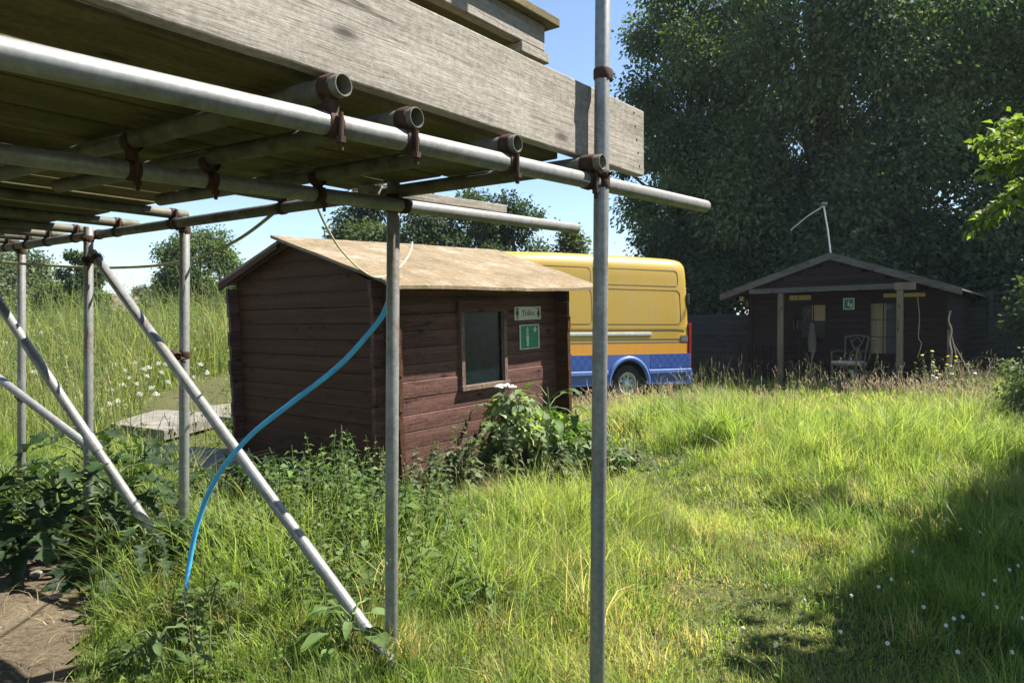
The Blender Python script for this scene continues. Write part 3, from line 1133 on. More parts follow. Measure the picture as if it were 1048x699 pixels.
def build_van():
    root = thing('panel_van', 'yellow high roof panel van with orange stripe and blue lower body', 'van', V_O, (0, 0, V_ANG))
    root.scale = (1, 1, 1.073)
    Mi = Matrix.Translation(V_O) @ Matrix.Rotation(V_ANG, 4, 'Z') @ Matrix.Diagonal((1, 1, 1.073, 1))
    Minv = Mi.inverted()
    nrm = Mi.to_3x3() @ Vector((0, 1, 0))
    o = Mi @ Vector((0, 1.0, 0))
    loc = lambda px, py: Minv @ on_plane(px, py, o, nrm)
    # body loft: stations x, section (half-width at heights)
    zlow = .90
    H = 2.76
    def section(x, zt, inset=0, ins_top=0):
        hw = 1.0 - inset
        sh = [(zlow, hw), (zlow + .25, hw + .0), (1.3, hw - .005), (1.75, hw - .035), (zt - .42, hw - .085), (zt - .25, hw - .105), (zt - .12, hw - .14 - ins_top), (zt - .05, hw - .22 - ins_top), (zt - .01, hw - .36 - ins_top), (zt, hw * .3)]
        sh = [(min(z, zt), y) for z, y in sh]
        return [(x, y, z) for z, y in sh] + [(x, -y, z) for z, y in sh[::-1]]
    st = [section(.0, H - .10, .06), section(.03, H - .05, .03), section(.10, H - .02, .005), section(.35, H), section(1.6, H + .015), section(3.2, H + .01), section(4.3, H - .02), section(4.75, H - .16, .03), section(5.35, 1.95, .06), section(5.55, 1.42, .08), section(6.15, 1.22, .12), section(6.3, 1.05, .2)]
    n = len(st[0])
    V = [v for s_ in st for v in s_]
    F = []
    for i in range(len(st) - 1):
        for k in range(n - 1):
            a = i * n + k
            F.append((a, a + 1, a + n + 1, a + n))
    F.append(tuple(range(n)))
    F.append(tuple(range((len(st) - 1) * n, len(st) * n)))
    F += [(i * n, (i + 1) * n, (i + 1) * n + n - 1, i * n + n - 1) for i in range(len(st) - 1)]
    body = MB().add(V, F).build('body', M['yellow'], root, smooth=True)
    # lower skirt with arches
    xw = loc(643, 388).x
    xw2 = xw + 3.55
    zr_ = .36
    for sgn in (1, -1):
        poly = [(-.02, .30), (-.02, .90), (6.25, .90), (6.25, .32)]
        R = .46
        for c in (xw2, xw):
            for k in range(0, 13):
                a = PI * k / 12
                poly.append((c + R * math.cos(a), max(.31, zr_ + R * math.sin(a) - .02)))
        m = MB()
        yv = sgn * 1.0
        m.prism(poly, 1, yv - .012, yv + .012)
        m.build('skirt', M['blue'], root)
        # arch flare
        for c in (xw, xw2):
            m = MB()
            pts = [Vector((c + .49 * math.cos(PI * k / 16), sgn * 1.02, zr_ - .02 + .49 * math.sin(PI * k / 16))) for k in range(17)]
            m.tube(pts, .045, 10)
            m.build('arch_trim', M['ltblue'], root, smooth=True)
        # stripe bands
        for z0, z1, mt, nm, pr in ((1.105, 1.128, 'grey', 'pinstripe', .006), (.90, 1.103, 'orange', 'stripe', .005)):
            MB().prism([(sgn * 1.0, z0), (sgn * (1.0 + pr), z0), (sgn * (1.0 + pr), z1), (sgn * 1.0, z1)], 0, .08, 4.9).build(nm, M[mt], root)
        m = MB()
        MB().prism([(sgn * 1.012, .64), (sgn * 1.016, .64), (sgn * 1.016, .895), (sgn * 1.012, .895)], 0, .02, xw - .55).build('check_band', M['check'], root)
        MB().prism([(sgn * 1.012, .64), (sgn * 1.016, .64), (sgn * 1.016, .895), (sgn * 1.012, .895)], 0, xw + .55, 4.8).build('check_band', M['check'], root)
        for a, b in ((-.03, xw - .5), (xw + .5, xw2 - .5)):
            MB().prism([(sgn * 1.0, .52), (sgn * 1.045, .54), (sgn * 1.045, .595), (sgn * 1.0, .615)], 0, a, b).build('side_trim', M['ltblue'], root)
        # sliding rail
        MB().prism([(sgn * .985, 1.25), (sgn * 1.012, 1.26), (sgn * 1.012, 1.305), (sgn * .985, 1.315)], 0, 1.0, 3.1).build('slide_rail', M['silver'], root)
        # pressed panels
        def frame(x0, x1, z0, z1, r, nm):
            """raised rounded rectangle bead following the tumblehome"""
            yy = lambda z: np.interp(z, [.8, 1.3, 1.75, H - .42, H - .25, H - .12], [1.0, .995, .965, .915, .895, .86])
            pts = []
            for cx, cz, a0 in ((x1 - r, z1 - r, 0), (x0 + r, z1 - r, PI / 2), (x0 + r, z0 + r, PI), (x1 - r, z0 + r, 3 * PI / 2)):
                for k in range(6):
                    a = a0 + PI / 2 * k / 5
                    x, z = cx + r * math.cos(a), cz + r * math.sin(a)
                    pts.append(Vector((x, sgn * (float(yy(z)) + .002), z)))
            pts.append(pts[0].copy())
            MB().tube(pts, .0045, 6, cap=False).build(nm, M['seam'], root, smooth=True)
        frame(.22, 2.28, 1.47, 2.12, .10, 'panel_bead')
        frame(.26, 2.28, 2.20, 2.50, .08, 'panel_bead')
        frame(2.42, 4.2, 1.47, 2.12, .10, 'panel_bead')
        frame(2.42, 4.2, 2.20, 2.50, .08, 'panel_bead')
        for zz in (1.39, 1.19):
            MB().tube([Vector((.1, sgn * 1.0, zz)), Vector((4.6, sgn * 1.0, zz))], .006, 6).build('crease', M['seam'], root)
        for xx in (2.35, 4.28):
            MB().tube([Vector((xx, sgn * 1.003, .82)), Vector((xx, sgn * .998, 1.3)), Vector((xx, sgn * .967, 1.75)), Vector((xx, sgn * .917, H - .42)), Vector((xx, sgn * .897, H - .25))], .006, 6).build('door_seam', M['seam'], root)
        MB().box((4.12, sgn * 1.0, 1.26), (.20, .03, .05)).build('door_handle', M['black'], root, bevel=.008)
        MB().lathe([(0, .075), (.008, .075), (.012, .06), (.012, 0)], (2.95, sgn * 1.0, .87), (0, sgn, 0), 16).build('fuel_cap', M['grey'], root, smooth=True)
        # tail lamp, marker, vent flap
        MB().box((-.012, sgn * .955, 1.06), (.06, .10, .86)).build('tail_light', M['redlamp'], root, bevel=.012)
        MB().box((.15, sgn * 1.006, 1.19), (.18, .012, .12)).build('vent_flap', M['grey'], root)
        MB().box((.0, sgn * .93, 1.95), (.07, .06, .22)).build('door_hinge', M['black'], root, bevel=.01)
        # wheels
        for c in (xw, xw2):
            m = MB()
            m.lathe([(-.11, .20), (-.11, .33), (-.08, .352), (.08, .352), (.11, .33), (.11, .20)], (c, sgn * .87, zr_), (0, sgn, 0), 32)
            wv = m.build('wheel', M['black'], root, smooth=True)
            m = MB()
            m.lathe([(.10, .215), (.115, .21), (.108, .185), (.06, .17), (.055, .10), (.11, .085), (.125, .06), (.125, .0)], (c, sgn * .87, zr_), (0, sgn, 0), 28)
            m.build('rim', M['wheel'], wv, smooth=True)
            m = MB()
            for k in range(8):
                a = 2 * PI * k / 8
                m.tube([(c + .13 * math.cos(a), sgn * .926, zr_ + .13 * math.sin(a)), (c + .13 * math.cos(a), sgn * .935, zr_ + .13 * math.sin(a))], .022, 8)
            m.build('rim_hole', M['black'], wv)
    # underbody
    MB().box((3.1, 0, .58), (6.1, 1.5, .42)).build('underbody', M['black'], root)
    MB().box((-.05, 0, .42), (.14, 1.96, .2)).build('bumper', M['ltblue'], root, bevel=.03)
    for sy in (-1, 1):
        MB().box((-.008, sy * .43, 1.55), (.02, .82, 1.6)).build('rear_door', M['yellow'], root, bevel=.01)
    MB().box((6.3, 0, .55), (.16, 1.9, .4)).build('bumper', M['ltblue'], root, bevel=.04)
    # windscreen and cab windows
    MB().add([(4.83, -.72, 2.45), (4.83, .72, 2.45), (5.49, .82, 1.55), (5.49, -.82, 1.55)], [(0, 1, 2, 3)]).build('windscreen', M['glass'], root)
    for sgn in (1, -1):
        MB().prism([(4.45, 1.42), (5.38, 1.42), (5.30, 1.75), (4.95, 2.1), (4.45, 2.1)], 1, sgn * .93, sgn * .972).build('cab_window', M['glass'], root)
        MB().box((6.25, sgn * .7, .9), (.1, .32, .22)).build('headlight', M['white'], root, bevel=.03)
        MB().box((5.15, sgn * 1.14, 1.6), (.1, .2, .32)).build('wing_mirror', M['black'], root, bevel=.02)


build_van()

# ------------------------------------------------------------------ garden cabin
C_O = Vector((6.95, 15.63, .02))
C_ANG = -math.radians(38)


def build_cabin():
    root = thing('garden_cabin', 'dark stained wooden cabin with gabled porch under the big trees', 'cabin', C_O, (0, 0, C_ANG))
    Mw = Matrix.Translation(C_O) @ Matrix.Rotation(C_ANG, 4, 'Z')
    Mi = Mw.inverted()
    nf = Mw.to_3x3() @ Vector((0, -1, 0))
    loc = lambda px, py, y=-.03: Mi @ on_plane(px, py, Mw @ Vector((0, y, 0)), nf)
    HW, D, EZ = 1.92, 4.0, 1.98
    ap = 2.62
    rs = (2.70 - 1.93) / 2.28

    def boards(axis, a0, a1, pos, zmax, z0=.02, thick=.03, clip=None, hole=None):
        m = MB()
        z = z0
        while z < zmax - .02:
            zt = min(z + .128, zmax)
            s0, s1 = a0, a1
            if clip:
                lim = clip(zt)
                if lim <= .05:
                    break
                s0, s1 = max(a0, -lim), min(a1, lim)
            t = thick / 2
            prof = [(pos - t, z), (pos + t, z), (pos + t, zt - .012), (pos + t * .2, zt), (pos - t * .2, zt), (pos - t, zt - .012)]
            sp = [(s0, s1)]
            for (h0, h1, v0, v1) in (hole or []):
                if z + .06 > v0 and z + .06 < v1:
                    ns = []
                    for q0, q1 in sp:
                        if h1 > q0 and h0 < q1:
                            ns += [(q0, h0), (h1, q1)]
                        else:
                            ns.append((q0, q1))
                    sp = ns
            for q0, q1 in sp:
                m.prism(prof, axis, q0, q1)
            z += .131
        return m
    # openings from the photograph
    wa, wb = loc(819, 346), loc(846, 311)
    da, db = loc(889, 363), loc(919, 309)
    holes = [(wa.x, wb.x, wa.z, wb.z), (da.x, db.x, .1, db.z)]
    boards(0, -HW, HW, 0, 2.6, clip=lambda z: (2.66 - z) / rs if z > EZ - .05 else 9, hole=holes).build('wall', M['dkcabin'], root)
    boards(0, -HW, HW, D, 2.6, clip=lambda z: (2.66 - z) / rs if z > EZ - .05 else 9).build('wall', M['dkcabin'], root)
    boards(1, .0, D, HW + .016, EZ - .02).build('wall', M['dkcabin_side'], root)
    boards(1, .0, D, -HW - .016, EZ - .02).build('wall', M['dkcabin_side'], root)
    # corner boards
    for x in (-HW, HW):
        MB().box((x, -.03, .98), (.09, .05, 1.96)).build('corner_post', M['dkcabin'], root)
    # porch gable filling under the fascia
    boards(0, -1.65, 1.65, -.78, 2.6, z0=2.06, clip=lambda z: (2.64 - z) / rs).build('porch_gable', M['dkcabin'], root)
    # roof slopes
    for sg in (-1, 1):
        L = 2.28
        V = [(0, -.88, 2.715), (sg * L, -.88, 2.715 - rs * L), (sg * L, D + .2, 2.715 - rs * L), (0, D + .2, 2.715)]
        V2 = [(a, b, c - .03) for a, b, c in V]
        MB().add(V + V2, [(0, 1, 2, 3), (7, 6, 5, 4), (0, 4, 5, 1), (1, 5, 6, 2), (2, 6, 7, 3), (3, 7, 4, 0)]).build('roof', M['felt'] if 0 else M['fascia'], root)
        # fascia board
        V = [(0, -.905, 2.735), (sg * (L + .02), -.905, 2.735 - rs * (L + .02)), (sg * (L + .02), -.905, 2.735 - rs * (L + .02) - .14), (0, -.905, 2.735 - .14)]
        V2 = [(a, b + .022, c) for a, b, c in V]
        MB().add(V + V2, [(0, 1, 2, 3), (7, 6, 5, 4), (0, 4, 5, 1), (1, 5, 6, 2), (2, 6, 7, 3), (3, 7, 4, 0)]).build('fascia', M['fascia'], root)
    # porch beam and posts
    b0, b1 = loc(769, 297.5, -.86), loc(933, 291, -.86)
    MB().box(((b0.x + b1.x) / 2, -.96, (b0.z + b1.z) / 2 - .03), (b1.x - b0.x, .085, .10), Matrix.Rotation(-math.atan2(b1.z - b0.z, b1.x - b0.x), 3, 'Y')).build('porch_beam', M['fascia'], root, bevel=.008)
    for px in (799, 921):
        q = loc(px, 330, -.96)
        MB().box((q.x, -.96, .96), (.11, .09, 1.94)).build('porch_post', M['post'], root, bevel=.006)
    q = loc(928, 292, -.96)
    MB().box((q.x - .02, -1.012, q.z - .02), (.36, .02, .14)).build('beam_end_board', M['post'], root, bevel=.004)
    # side porch railing
    q = loc(783, 345, -.5)
    for k in range(6):
        MB().box((-HW + .02 + k * .16, -.72, .45), (.04, .04, .85)).build('baluster', M['dkcabin'], root)
    MB().box((-HW + .42, -.72, .9), (.95, .06, .05)).build('handrail', M['dkcabin'], root)
    MB().box((0, -.45, .03), (HW * 2 + .1, .95, .06)).build('porch_floor', M['fence'], root)
    # window with four panes
    def glazing(x0, x1, z0, z1, nx, nz, nm):
        m = MB()
        t = .045
        for x in (x0, x1):
            m.box((x, -.02, (z0 + z1) / 2), (t, .06, z1 - z0 + t))
        for z in (z0, z1):
            m.box(((x0 + x1) / 2, -.021, z), (x1 - x0 - t, .058, t))
        for k in range(1, nx):
            m.box((x0 + (x1 - x0) * k / nx, -.02, (z0 + z1) / 2), (.016, .03, z1 - z0 - t))
        for k in range(1, nz):
            m.box(((x0 + x1) / 2, -.0215, z0 + (z1 - z0) * k / nz), (x1 - x0 - t, .028, .014))
        fr = m.build(nm, M['dkcabin'], root)
        MB().box(((x0 + x1) / 2, -.004, (z0 + z1) / 2), (x1 - x0 - .02, .006, z1 - z0 - .02)).build('pane', M['pane'], fr)
        return fr
    win = glazing(wa.x, wb.x, wa.z, wb.z, 2, 2, 'window')
    MB().box((wa.x + (wb.x - wa.x) * .7, .08, wa.z + (wb.z - wa.z) * .74), ((wb.x - wa.x) * .6, .02, (wb.z - wa.z) * .46)).build('blind', M['curtain'], win)
    dr = MB()
    dz0 = loc(904, 363).z
    dr.box(((da.x + db.x) / 2, 0, (.1 + dz0) / 2), (db.x - da.x, .04, dz0 - .1))
    door = dr.build('door', M['dkcabin'], root)
    gl = glazing(da.x, db.x, dz0, db.z, 2, 3, 'door_glazing')
    gl.parent = door
    cu = MB()
    n = 24
    x0, x1 = da.x, da.x + (db.x - da.x) * .55
    Vv, Fv = [], []
    for k in range(n + 1):
        x = x0 + (x1 - x0) * k / n
        y = .09 + .018 * math.sin(k * 1.6)
        Vv += [(x, y, dz0), (x, y, db.z)]
    for k in range(n):
        Fv.append((2 * k, 2 * k + 2, 2 * k + 3, 2 * k + 1))
    cu.add(Vv, Fv).build('curtain', M['curtain'], door)
    MB().tube([(da.x + .05, -.06, 1.0), (da.x + .16, -.06, 1.0)], .012, 8).build('handle', M['silver'], door)
    # inner room: floor and dim back
    MB().box((0, D / 2, .05), (HW * 2 - .1, D - .1, .05)).build('floor', M['fence'], root)
    # antenna: separate thing fixed on the ridge
    base = Mw @ Vector((0, -.80, 2.70))
    an = thing('aerial_mast', 'thin pale aerial mast with a slanting arm on the cabin ridge', 'aerial', base)
    top = P(843, 211, base.y) - base
    MB().tube([(0, 0, -.05), top * .5 + Vector((.01, 0, 0)), top], .016, 8).build('mast', M['silver'], an, smooth=True)
    e = P(809, 236, base.y + .4) - base
    MB().tube([top, (top + e) / 2 + Vector((0, 0, .035)), e], .011, 8).build('arm', M['silver'], an, smooth=True)
    MB().box(top + Vector((.01, 0, .03)), (.12, .05, .07)).build('bracket', M['grey'], an, bevel=.01)
    # small signs
    def sgn(name, label, px0, px1, py0, py1, mat, y, cat='sign'):
        a, b = loc(px0, py1, y), loc(px1, py0, y)
        s = thing(name, label, cat, Mw @ Vector(((a.x + b.x) / 2, y, (a.z + b.z) / 2)), (0, 0, C_ANG))
        MB().box((0, 0, 0), (b.x - a.x, .02, b.z - a.z)).build('panel', mat, s, bevel=.003)
        return s, b.x - a.x, b.z - a.z
    s, W, Hh = sgn('exit_sign', 'small square green sign with pale border hung on the cabin wall', 863, 874.5, 305, 317, M['white'], -.06)
    MB().box((0, -.012, 0), (W * .8, .003, Hh * .8)).build('field', M['signgreen'], s)
    m = MB()
    m.prism([(-W * .05, -Hh * .2), (W * .05, -Hh * .25), (W * .1, Hh * .05), (0, Hh * .12), (-W * .12, Hh * .05)], 1, -.0165, -.0142)
    m.lathe([(-.001, 0), (-.001, W * .07), (.001, W * .07), (.001, 0)], (0, -.0155, Hh * .22), (0, 1, 0), 12)
    m.prism([(W * .14, -Hh * .3), (W * .32, -Hh * .3), (W * .32, Hh * .0), (W * .14, Hh * .0)], 1, -.0165, -.0142)
    m.build('symbol', M['white'], s)
    sgn('name_board', 'faded yellow wooden board above the small cabin window', 808, 830, 302, 307.5, M['yellow_board'], -.06, 'board')
    sgn('name_board', 'faded yellow wooden board right of the porch post over the cabin door', 904, 947, 299.5, 304.5, M['yellow_board'], -.06, 'board')
    # lantern
    q = Mw @ loc(817, 330, -.55)
    l = thing('hanging_lantern', 'dark hanging lantern in front of the small cabin window', 'lantern', q)
    MB().lathe([(-.16, .02), (-.15, .075), (.05, .10), (.06, .115), (.13, .02), (.13, 0)], (0, 0, 0), (0, 0, 1), 6).build('body', M['glass'], l)
    MB().tube([(0, 0, .12), (0, 0, 1.98 - q.z)], .006, 6).build('chain', M['black'], l)
    m = MB()
    for k in range(6):
        a = 2 * PI * k / 6
        m.tube([(.078 * math.cos(a), .078 * math.sin(a), -.15), (.104 * math.cos(a), .104 * math.sin(a), .05)], .006, 6)
    m.build('frame', M['chairwood'], l)
    # stand (parasol base / birch broom) by the window
    q = Mw @ loc(831, 360, -.35)
    t = thing('coat_stand', 'slim dark stand with splayed feet and hanging cloth by the window', 'stand', (q.x, q.y, C_O.z + .06))
    MB().tube([(0, 0, .0), (0, 0, 1.25)], .018, 8).build('pole', M['chairwood'], t)
    for k in range(3):
        a = 2 * PI * k / 3 + .3
        MB().tube([(0, 0, .22), (.22 * math.cos(a), .22 * math.sin(a), .0)], .014, 8).build('leg', M['chairwood'], t)
    MB().lathe([(0, .02), (-.06, .05), (-.42, .09), (-.62, .07)], (0.0, 0, 1.27), (0, 0, 1), 10).build('cloth', M['chairwood'], t, smooth=True)
    # armchair
    q = Mw @ loc(869, 378, -.48)
    ch = thing('garden_chair', 'open backed wooden armchair with pale seat cushion on the cabin porch', 'chair', (q.x, q.y, C_O.z + .06), (0, 0, C_ANG - .25))
    MB().prism([(-.27, -.25), (.27, -.25), (.23, .22), (-.23, .22)], 2, .40, .425).build('seat_frame', M['chairwood'], ch)
    MB().prism([(-.26, -.25), (.26, -.25), (.22, .2), (-.22, .2)], 2, .427, .49).build('seat', M['cushion'], ch, bevel=.02)
    for sx, sy in ((-.24, -.22), (.24, -.22), (-.21, .2), (.21, .2)):
        MB().tube([(sx, sy, .40), (sx * 1.04, sy * 1.06, 0)], [.024, .017], 8).build('leg', M['chairwood'], ch)
    m = MB()
    for sx in (-1, 1):
        m.tube([(sx * .21, .2, .40), (sx * .22, .25, .70), (sx * .25, .31, .98)], .018, 8)
    m.tube([(-.26, .31, .97), (0, .32, 1.01), (.26, .31, .97)], .02, 8)
    bk = m.build('backrest', M['chairwood'], ch, smooth=True)
    m = MB()
    for sx in (-1, 1):
        m.tube([Vector((sx * (.11 * math.sin(t * PI * 2.0) + .01), .22 + .10 * t, .47 + .50 * t)) for t in [k / 12 for k in range(13)]], .013, 6)
        m.tube([Vector((sx * (.04 + .1 * abs(math.cos(t * PI))), .22 + .10 * t, .47 + .50 * t)) for t in [k / 12 for k in range(13)]], .011, 6)
    m.build('splat', M['chairwood'], bk, smooth=True)
    for sx in (-1, 1):
        MB().tube([(sx * .23, .26, .68), (sx * .28, 0, .69), (sx * .27, -.2, .66), (sx * .25, -.21, .43)], .016, 8).build('armrest', M['chairwood'], ch, smooth=True)
    # cable hanging on the wall right of the door, drainpipe vine
    pts = [Mw @ loc(x, y, -.06) for x, y in ((939, 304), (941, 325), (940, 345), (943, 352), (939, 366))]
    tag(MB().tube(catmull(pts, 6), .007, 6).build('wall_cable', M['cable_white'], smooth=True), 'thin cable hanging down the cabin wall right of the door', 'cable')
    # leaning canes at the right corner
    for (x0, y0, x1, y1, lab) in ((974, 345, 985, 392, 'steep pale cane leaning on the cabin corner'), (976, 352, 998, 392, 'slanting pale cane leaning on the cabin corner')):
        a = Mw @ loc(x0, y0, -.10)
        b = Mw @ loc(x1, y1, -.55)
        tag(MB().tube([b, a], .013, 8).build('garden_cane', M['post'], smooth=True), lab, 'cane', 'canes leaning at the cabin corner')
    # dry vine on corner
    pts = [Mw @ loc(x, y, -.08) for x, y in ((973, 318), (971, 328), (974, 338), (972, 350), (974, 362), (972, 385))]
    tag(MB().tube(catmull(pts, 6), .014, 6).build('dry_vine', M['cable_white'], smooth=True), 'pale dry vine stem climbing the right cabin corner', 'vine')
    # little lamp
    q = Mw @ loc(760, 306, -.1)
    lp = thing('wall_lamp', 'small pale lamp box under the left end of the cabin roof', 'lamp', q, (0, 0, C_ANG))
    MB().box((0, -.04, 0), (.10, .08, .10)).build('housing', M['white'], lp, bevel=.01)
    MB().box((0, .03, -.04), (.03, .08, .03)).build('bracket', M['grey'], lp)
    return Mw


MW_CABIN = build_cabin()


# ------------------------------------------------------------------ fences
def fence(label, p0, p1, h, trellis, npan):
    p0, p1 = Vector(p0), Vector(p1)
    L = (p1 - p0).length
    ang = math.atan2(p1.y - p0.y, p1.x - p0.x)
    r = thing('garden_fence', label, 'fence', (p0.x, p0.y, gzf(p0.x, p0.y)), (0, 0, ang))
    pl = L / npan
    for i in range(npan + 1):
        MB().box((i * pl, 0, (h + trellis + .08) / 2), (.09, .09, h + trellis + .08)).build('post', M['fence'], r)
    for i in range(npan):
        m = MB()
        z = .06
        while z < h:
            m.box((i * pl + pl / 2, random.uniform(-.004, .004), z + .07), (pl - .1, .014, .15), Matrix.Rotation(.12, 3, 'X'))
            z += .125
        m.build('panel', M['fence'], r)
        if trellis:
            m = MB()
            for k in range(int(pl / .15)):
                m.box((i * pl + .1 + k * .15, 0, h + .06 + trellis / 2), (.025, .012, trellis))
            for k in range(int(trellis / .13) + 1):
                m.box((i * pl + pl / 2, -.014, h + .07 + k * .13), (pl - .1, .012, .025))
            m.build('trellis', M['fence'], r)
    return r


fence('grey boarded fence with trellis top right of the cabin', (8.9, 17.7, 0), (14.5, 14.5, 0), 1.45, .45, 3)
fence('dark boarded fence behind the van and left of the cabin', (2.2, 20.5, 0), (6.2, 18.6, 0), 1.5, 0, 2)

# timber seat frame between cabin and fence
q = P(985, 375, 16.0)
bn = thing('slatted_bench', 'dark slatted bench end between the cabin and the trellis fence', 'bench', (q.x + .2, q.y, gzf(q.x, q.y)), (0, 0, -.6))
MB().box((0, 0, .42), (.9, .4, .03)).build('seat', M['fence'], bn)
for k in range(3):
    MB().box((0, .2, .58 + k * .12), (.9, .02, .07)).build('back_slat', M['fence'], bn)
for sx in (-1, 1):
    for sy in (-1, 1):
        MB().box((sx * .42, sy * .18, .21 if sy < 0 else .42), (.05, .05, .42 if sy < 0 else .84)).build('leg', M['fence'], bn)

# ------------------------------------------------------------------ slabs left of the hut
def slab(label, pts, z, th, mat):
    q = [Vector(p) for p in pts]
    c = sum(q, Vector()) / len(q)
    m = MB()
    m.prism([(p.x - c.x, p.y - c.y) for p in q], 2, 0, th)
    o = m.build('concrete_slab', mat, None, bevel=.008)
    o.location = (c.x, c.y, z)
    return tag(o, label, 'slab', 'concrete slabs left of the hut')


def gp(px, py, z):
    r = ray(px, py)
    t = (z - CAM.z) / r.z
    p = CAM + r * t
    return Vector((p.x, p.y, 0))


slab('raised pale concrete slab with a dark front edge left of the hut', [gp(112, 429, .12), (gp(168, 436, .12)), gp(236, 420, .12), gp(163, 415, .12)], -.05, .12, M['concrete'])
slab('far concrete slab nearest the hut gable', [gp(205, 424, .08), gp(262, 430, .08), gp(262, 398, .08), gp(222, 402, .08)], -.04, .12, M['concrete'])
slab('low sunken concrete slab in front of the raised one', [gp(130, 470, .03), gp(240, 484, .03), gp(258, 462, .03), gp(160, 455, .03)], -.06, .10, M['concrete'])

# ------------------------------------------------------------------ trees
def tree(name, label, loc, h, R, z0, nl, ls, col, seed, group=None, lobes=46, squash=1.0, shape=1.0, trunk_r=.22, colvar=.25, lobe_r=(.20, .36), mat='treeleaf', inner=.35, extra=None, droop=.35, only=None):
    rng = np.random.default_rng(seed)
    zg = gzf(loc[0], loc[1])
    root = thing(name, label, 'tree', (loc[0], loc[1], zg - .05), (0, 0, 0), group)
    hc = (h - z0) / 2
    # lobe centres
    d = rand_dirs(lobes, rng)
    f = inner + (1 - inner) * rng.random(lobes) ** .5
    Lc = d * f[:, None] * np.array([R * .82, R * .82 * squash, hc * .85])
    # shape: narrower at the top for shape>1
    rel = (Lc[:, 2] / hc + 1) / 2
    Lc[:, :2] *= (1 - (shape - 1) * np.clip(rel, 0, 1))[:, None]
    Lc[:, 2] += z0 + hc
    Lr = R * (lobe_r[0] + (lobe_r[1] - lobe_r[0]) * rng.random(lobes)) * (1 - .25 * np.clip(rel - .5, 0, 1))
    if only is not None:
        Lc, Lr = np.array([c[:3] for c in only]), np.array([c[3] for c in only])
        lobes = len(Lc)
    if extra is not None:
        for c in extra:
            Lc = np.concatenate([Lc, [[c[0], c[1], c[2]]]])
            Lr = np.concatenate([Lr, [c[3]]])
    # trunk + limbs
    m = MB()
    tp = [Vector((0, 0, 0)), Vector((.04 * R * rng.normal(), .04 * R * rng.normal(), h * .25)), Vector((.08 * R * rng.normal(), .08 * R * rng.normal(), h * .5)), Vector((.1 * R * rng.normal(), .1 * R * rng.normal(), h * .82))]
    m.tube(catmull(tp, 4), [trunk_r * (1.25 - 1.15 * k / 12) for k in range(13)], 10)
    idx = rng.choice(len(Lc), min(22, len(Lc)), replace=False)
    for i in list(idx) + list(range(lobes, len(Lc))):
        e = Vector(Lc[i])
        hz = min(h * .78, max(h * .14, e.z * .55))
        b = tp[0].lerp(tp[3], hz / (h * .82))
        mid = b.lerp(e, .5) + Vector((rng.normal() * .06 * R, rng.normal() * .06 * R, .08 * R))
        r0 = trunk_r * .42
        m.tube(catmull([b, mid, e], 4), [r0 * (1 - .85 * k / 8) for k in range(9)], 6)
    m.build('trunk', M['bark'], root, smooth=True)
    # leaves
    wgt = Lr ** 2
    li = rng.choice(len(Lc), nl, p=wgt / wgt.sum())
    dd = rand_dirs(nl, rng)
    rad = Lr[li] * (rng.random(nl) ** .42) * (1 + .22 * rng.normal(0, 1, nl))
    pos = Lc[li] + dd * rad[:, None] * np.array([1.12, 1.12, .82])
    out = unit(dd + .6 * rand_dirs(nl, rng) + np.array([0, 0, -droop]))
    nrm = unit(rand_dirs(nl, rng) * .8 + np.array([0, 0, .75]) + dd * .3)
    L = ls * rng.uniform(.65, 1.3, nl)
    lv = rng.normal(0, 1, len(Lc))[li] * .95 + rng.normal(0, 1, nl) * .6
    c = np.array(col)[None] * (1 + colvar * lv[:, None] * np.array([1.15, .9, .8])[None])
    c = np.clip(c, .004, 1)
    V, F, C = leaves(pos, out, nrm, L, L * rng.uniform(.5, .72, nl), c)
    np_mesh('crown', V, F, C, M[mat], root)
    return root


GB = 'tall trees behind the cabin'
DK = (.115, .152, .07)
tree('broadleaf_tree', 'very tall dark broadleaf tree rising behind the cabin ridge', (9.4, 22.0), 17, 5.4, 1.2, 150000, .135, DK, 1, GB, lobes=110, trunk_r=.38, lobe_r=(.14, .27), inner=.25)
tree('broadleaf_tree', 'tall dark broadleaf tree whose crown meets the sky above the van', (6.0, 24.0), 14.0, 3.2, .8, 62000, .135, (.11, .148, .068), 2, GB, lobes=84, trunk_r=.3, lobe_r=(.15, .29), inner=.3)
tree('broadleaf_tree', 'brighter leaved tall tree at the right above the trellis fence', (16.0, 20.5), 16, 5.0, 1.0, 125000, .14, (.15, .21, .07), 3, GB, lobes=90, trunk_r=.32, lobe_r=(.14, .27))
tree('understorey_tree', 'low dark bushy tree between the van tail and the cabin', (4.9, 22.2), 4.6, 2.4, .1, 30000, .14, (.085, .12, .06), 4, 'understorey behind the cabin', lobes=36, trunk_r=.12)
tree('understorey_tree', 'low dark bushy tree behind the fence right of the cabin', (12.6, 19.2), 5.2, 2.8, .1, 32000, .14, (.085, .12, .06), 5, 'understorey behind the cabin', lobes=36, trunk_r=.12)
tree('understorey_tree', 'low dark bushy tree directly behind the cabin roof', (9.2, 20.4), 5.6, 3.2, .2, 34000, .14, (.08, .115, .06), 6, 'understorey behind the cabin', lobes=36, trunk_r=.14)
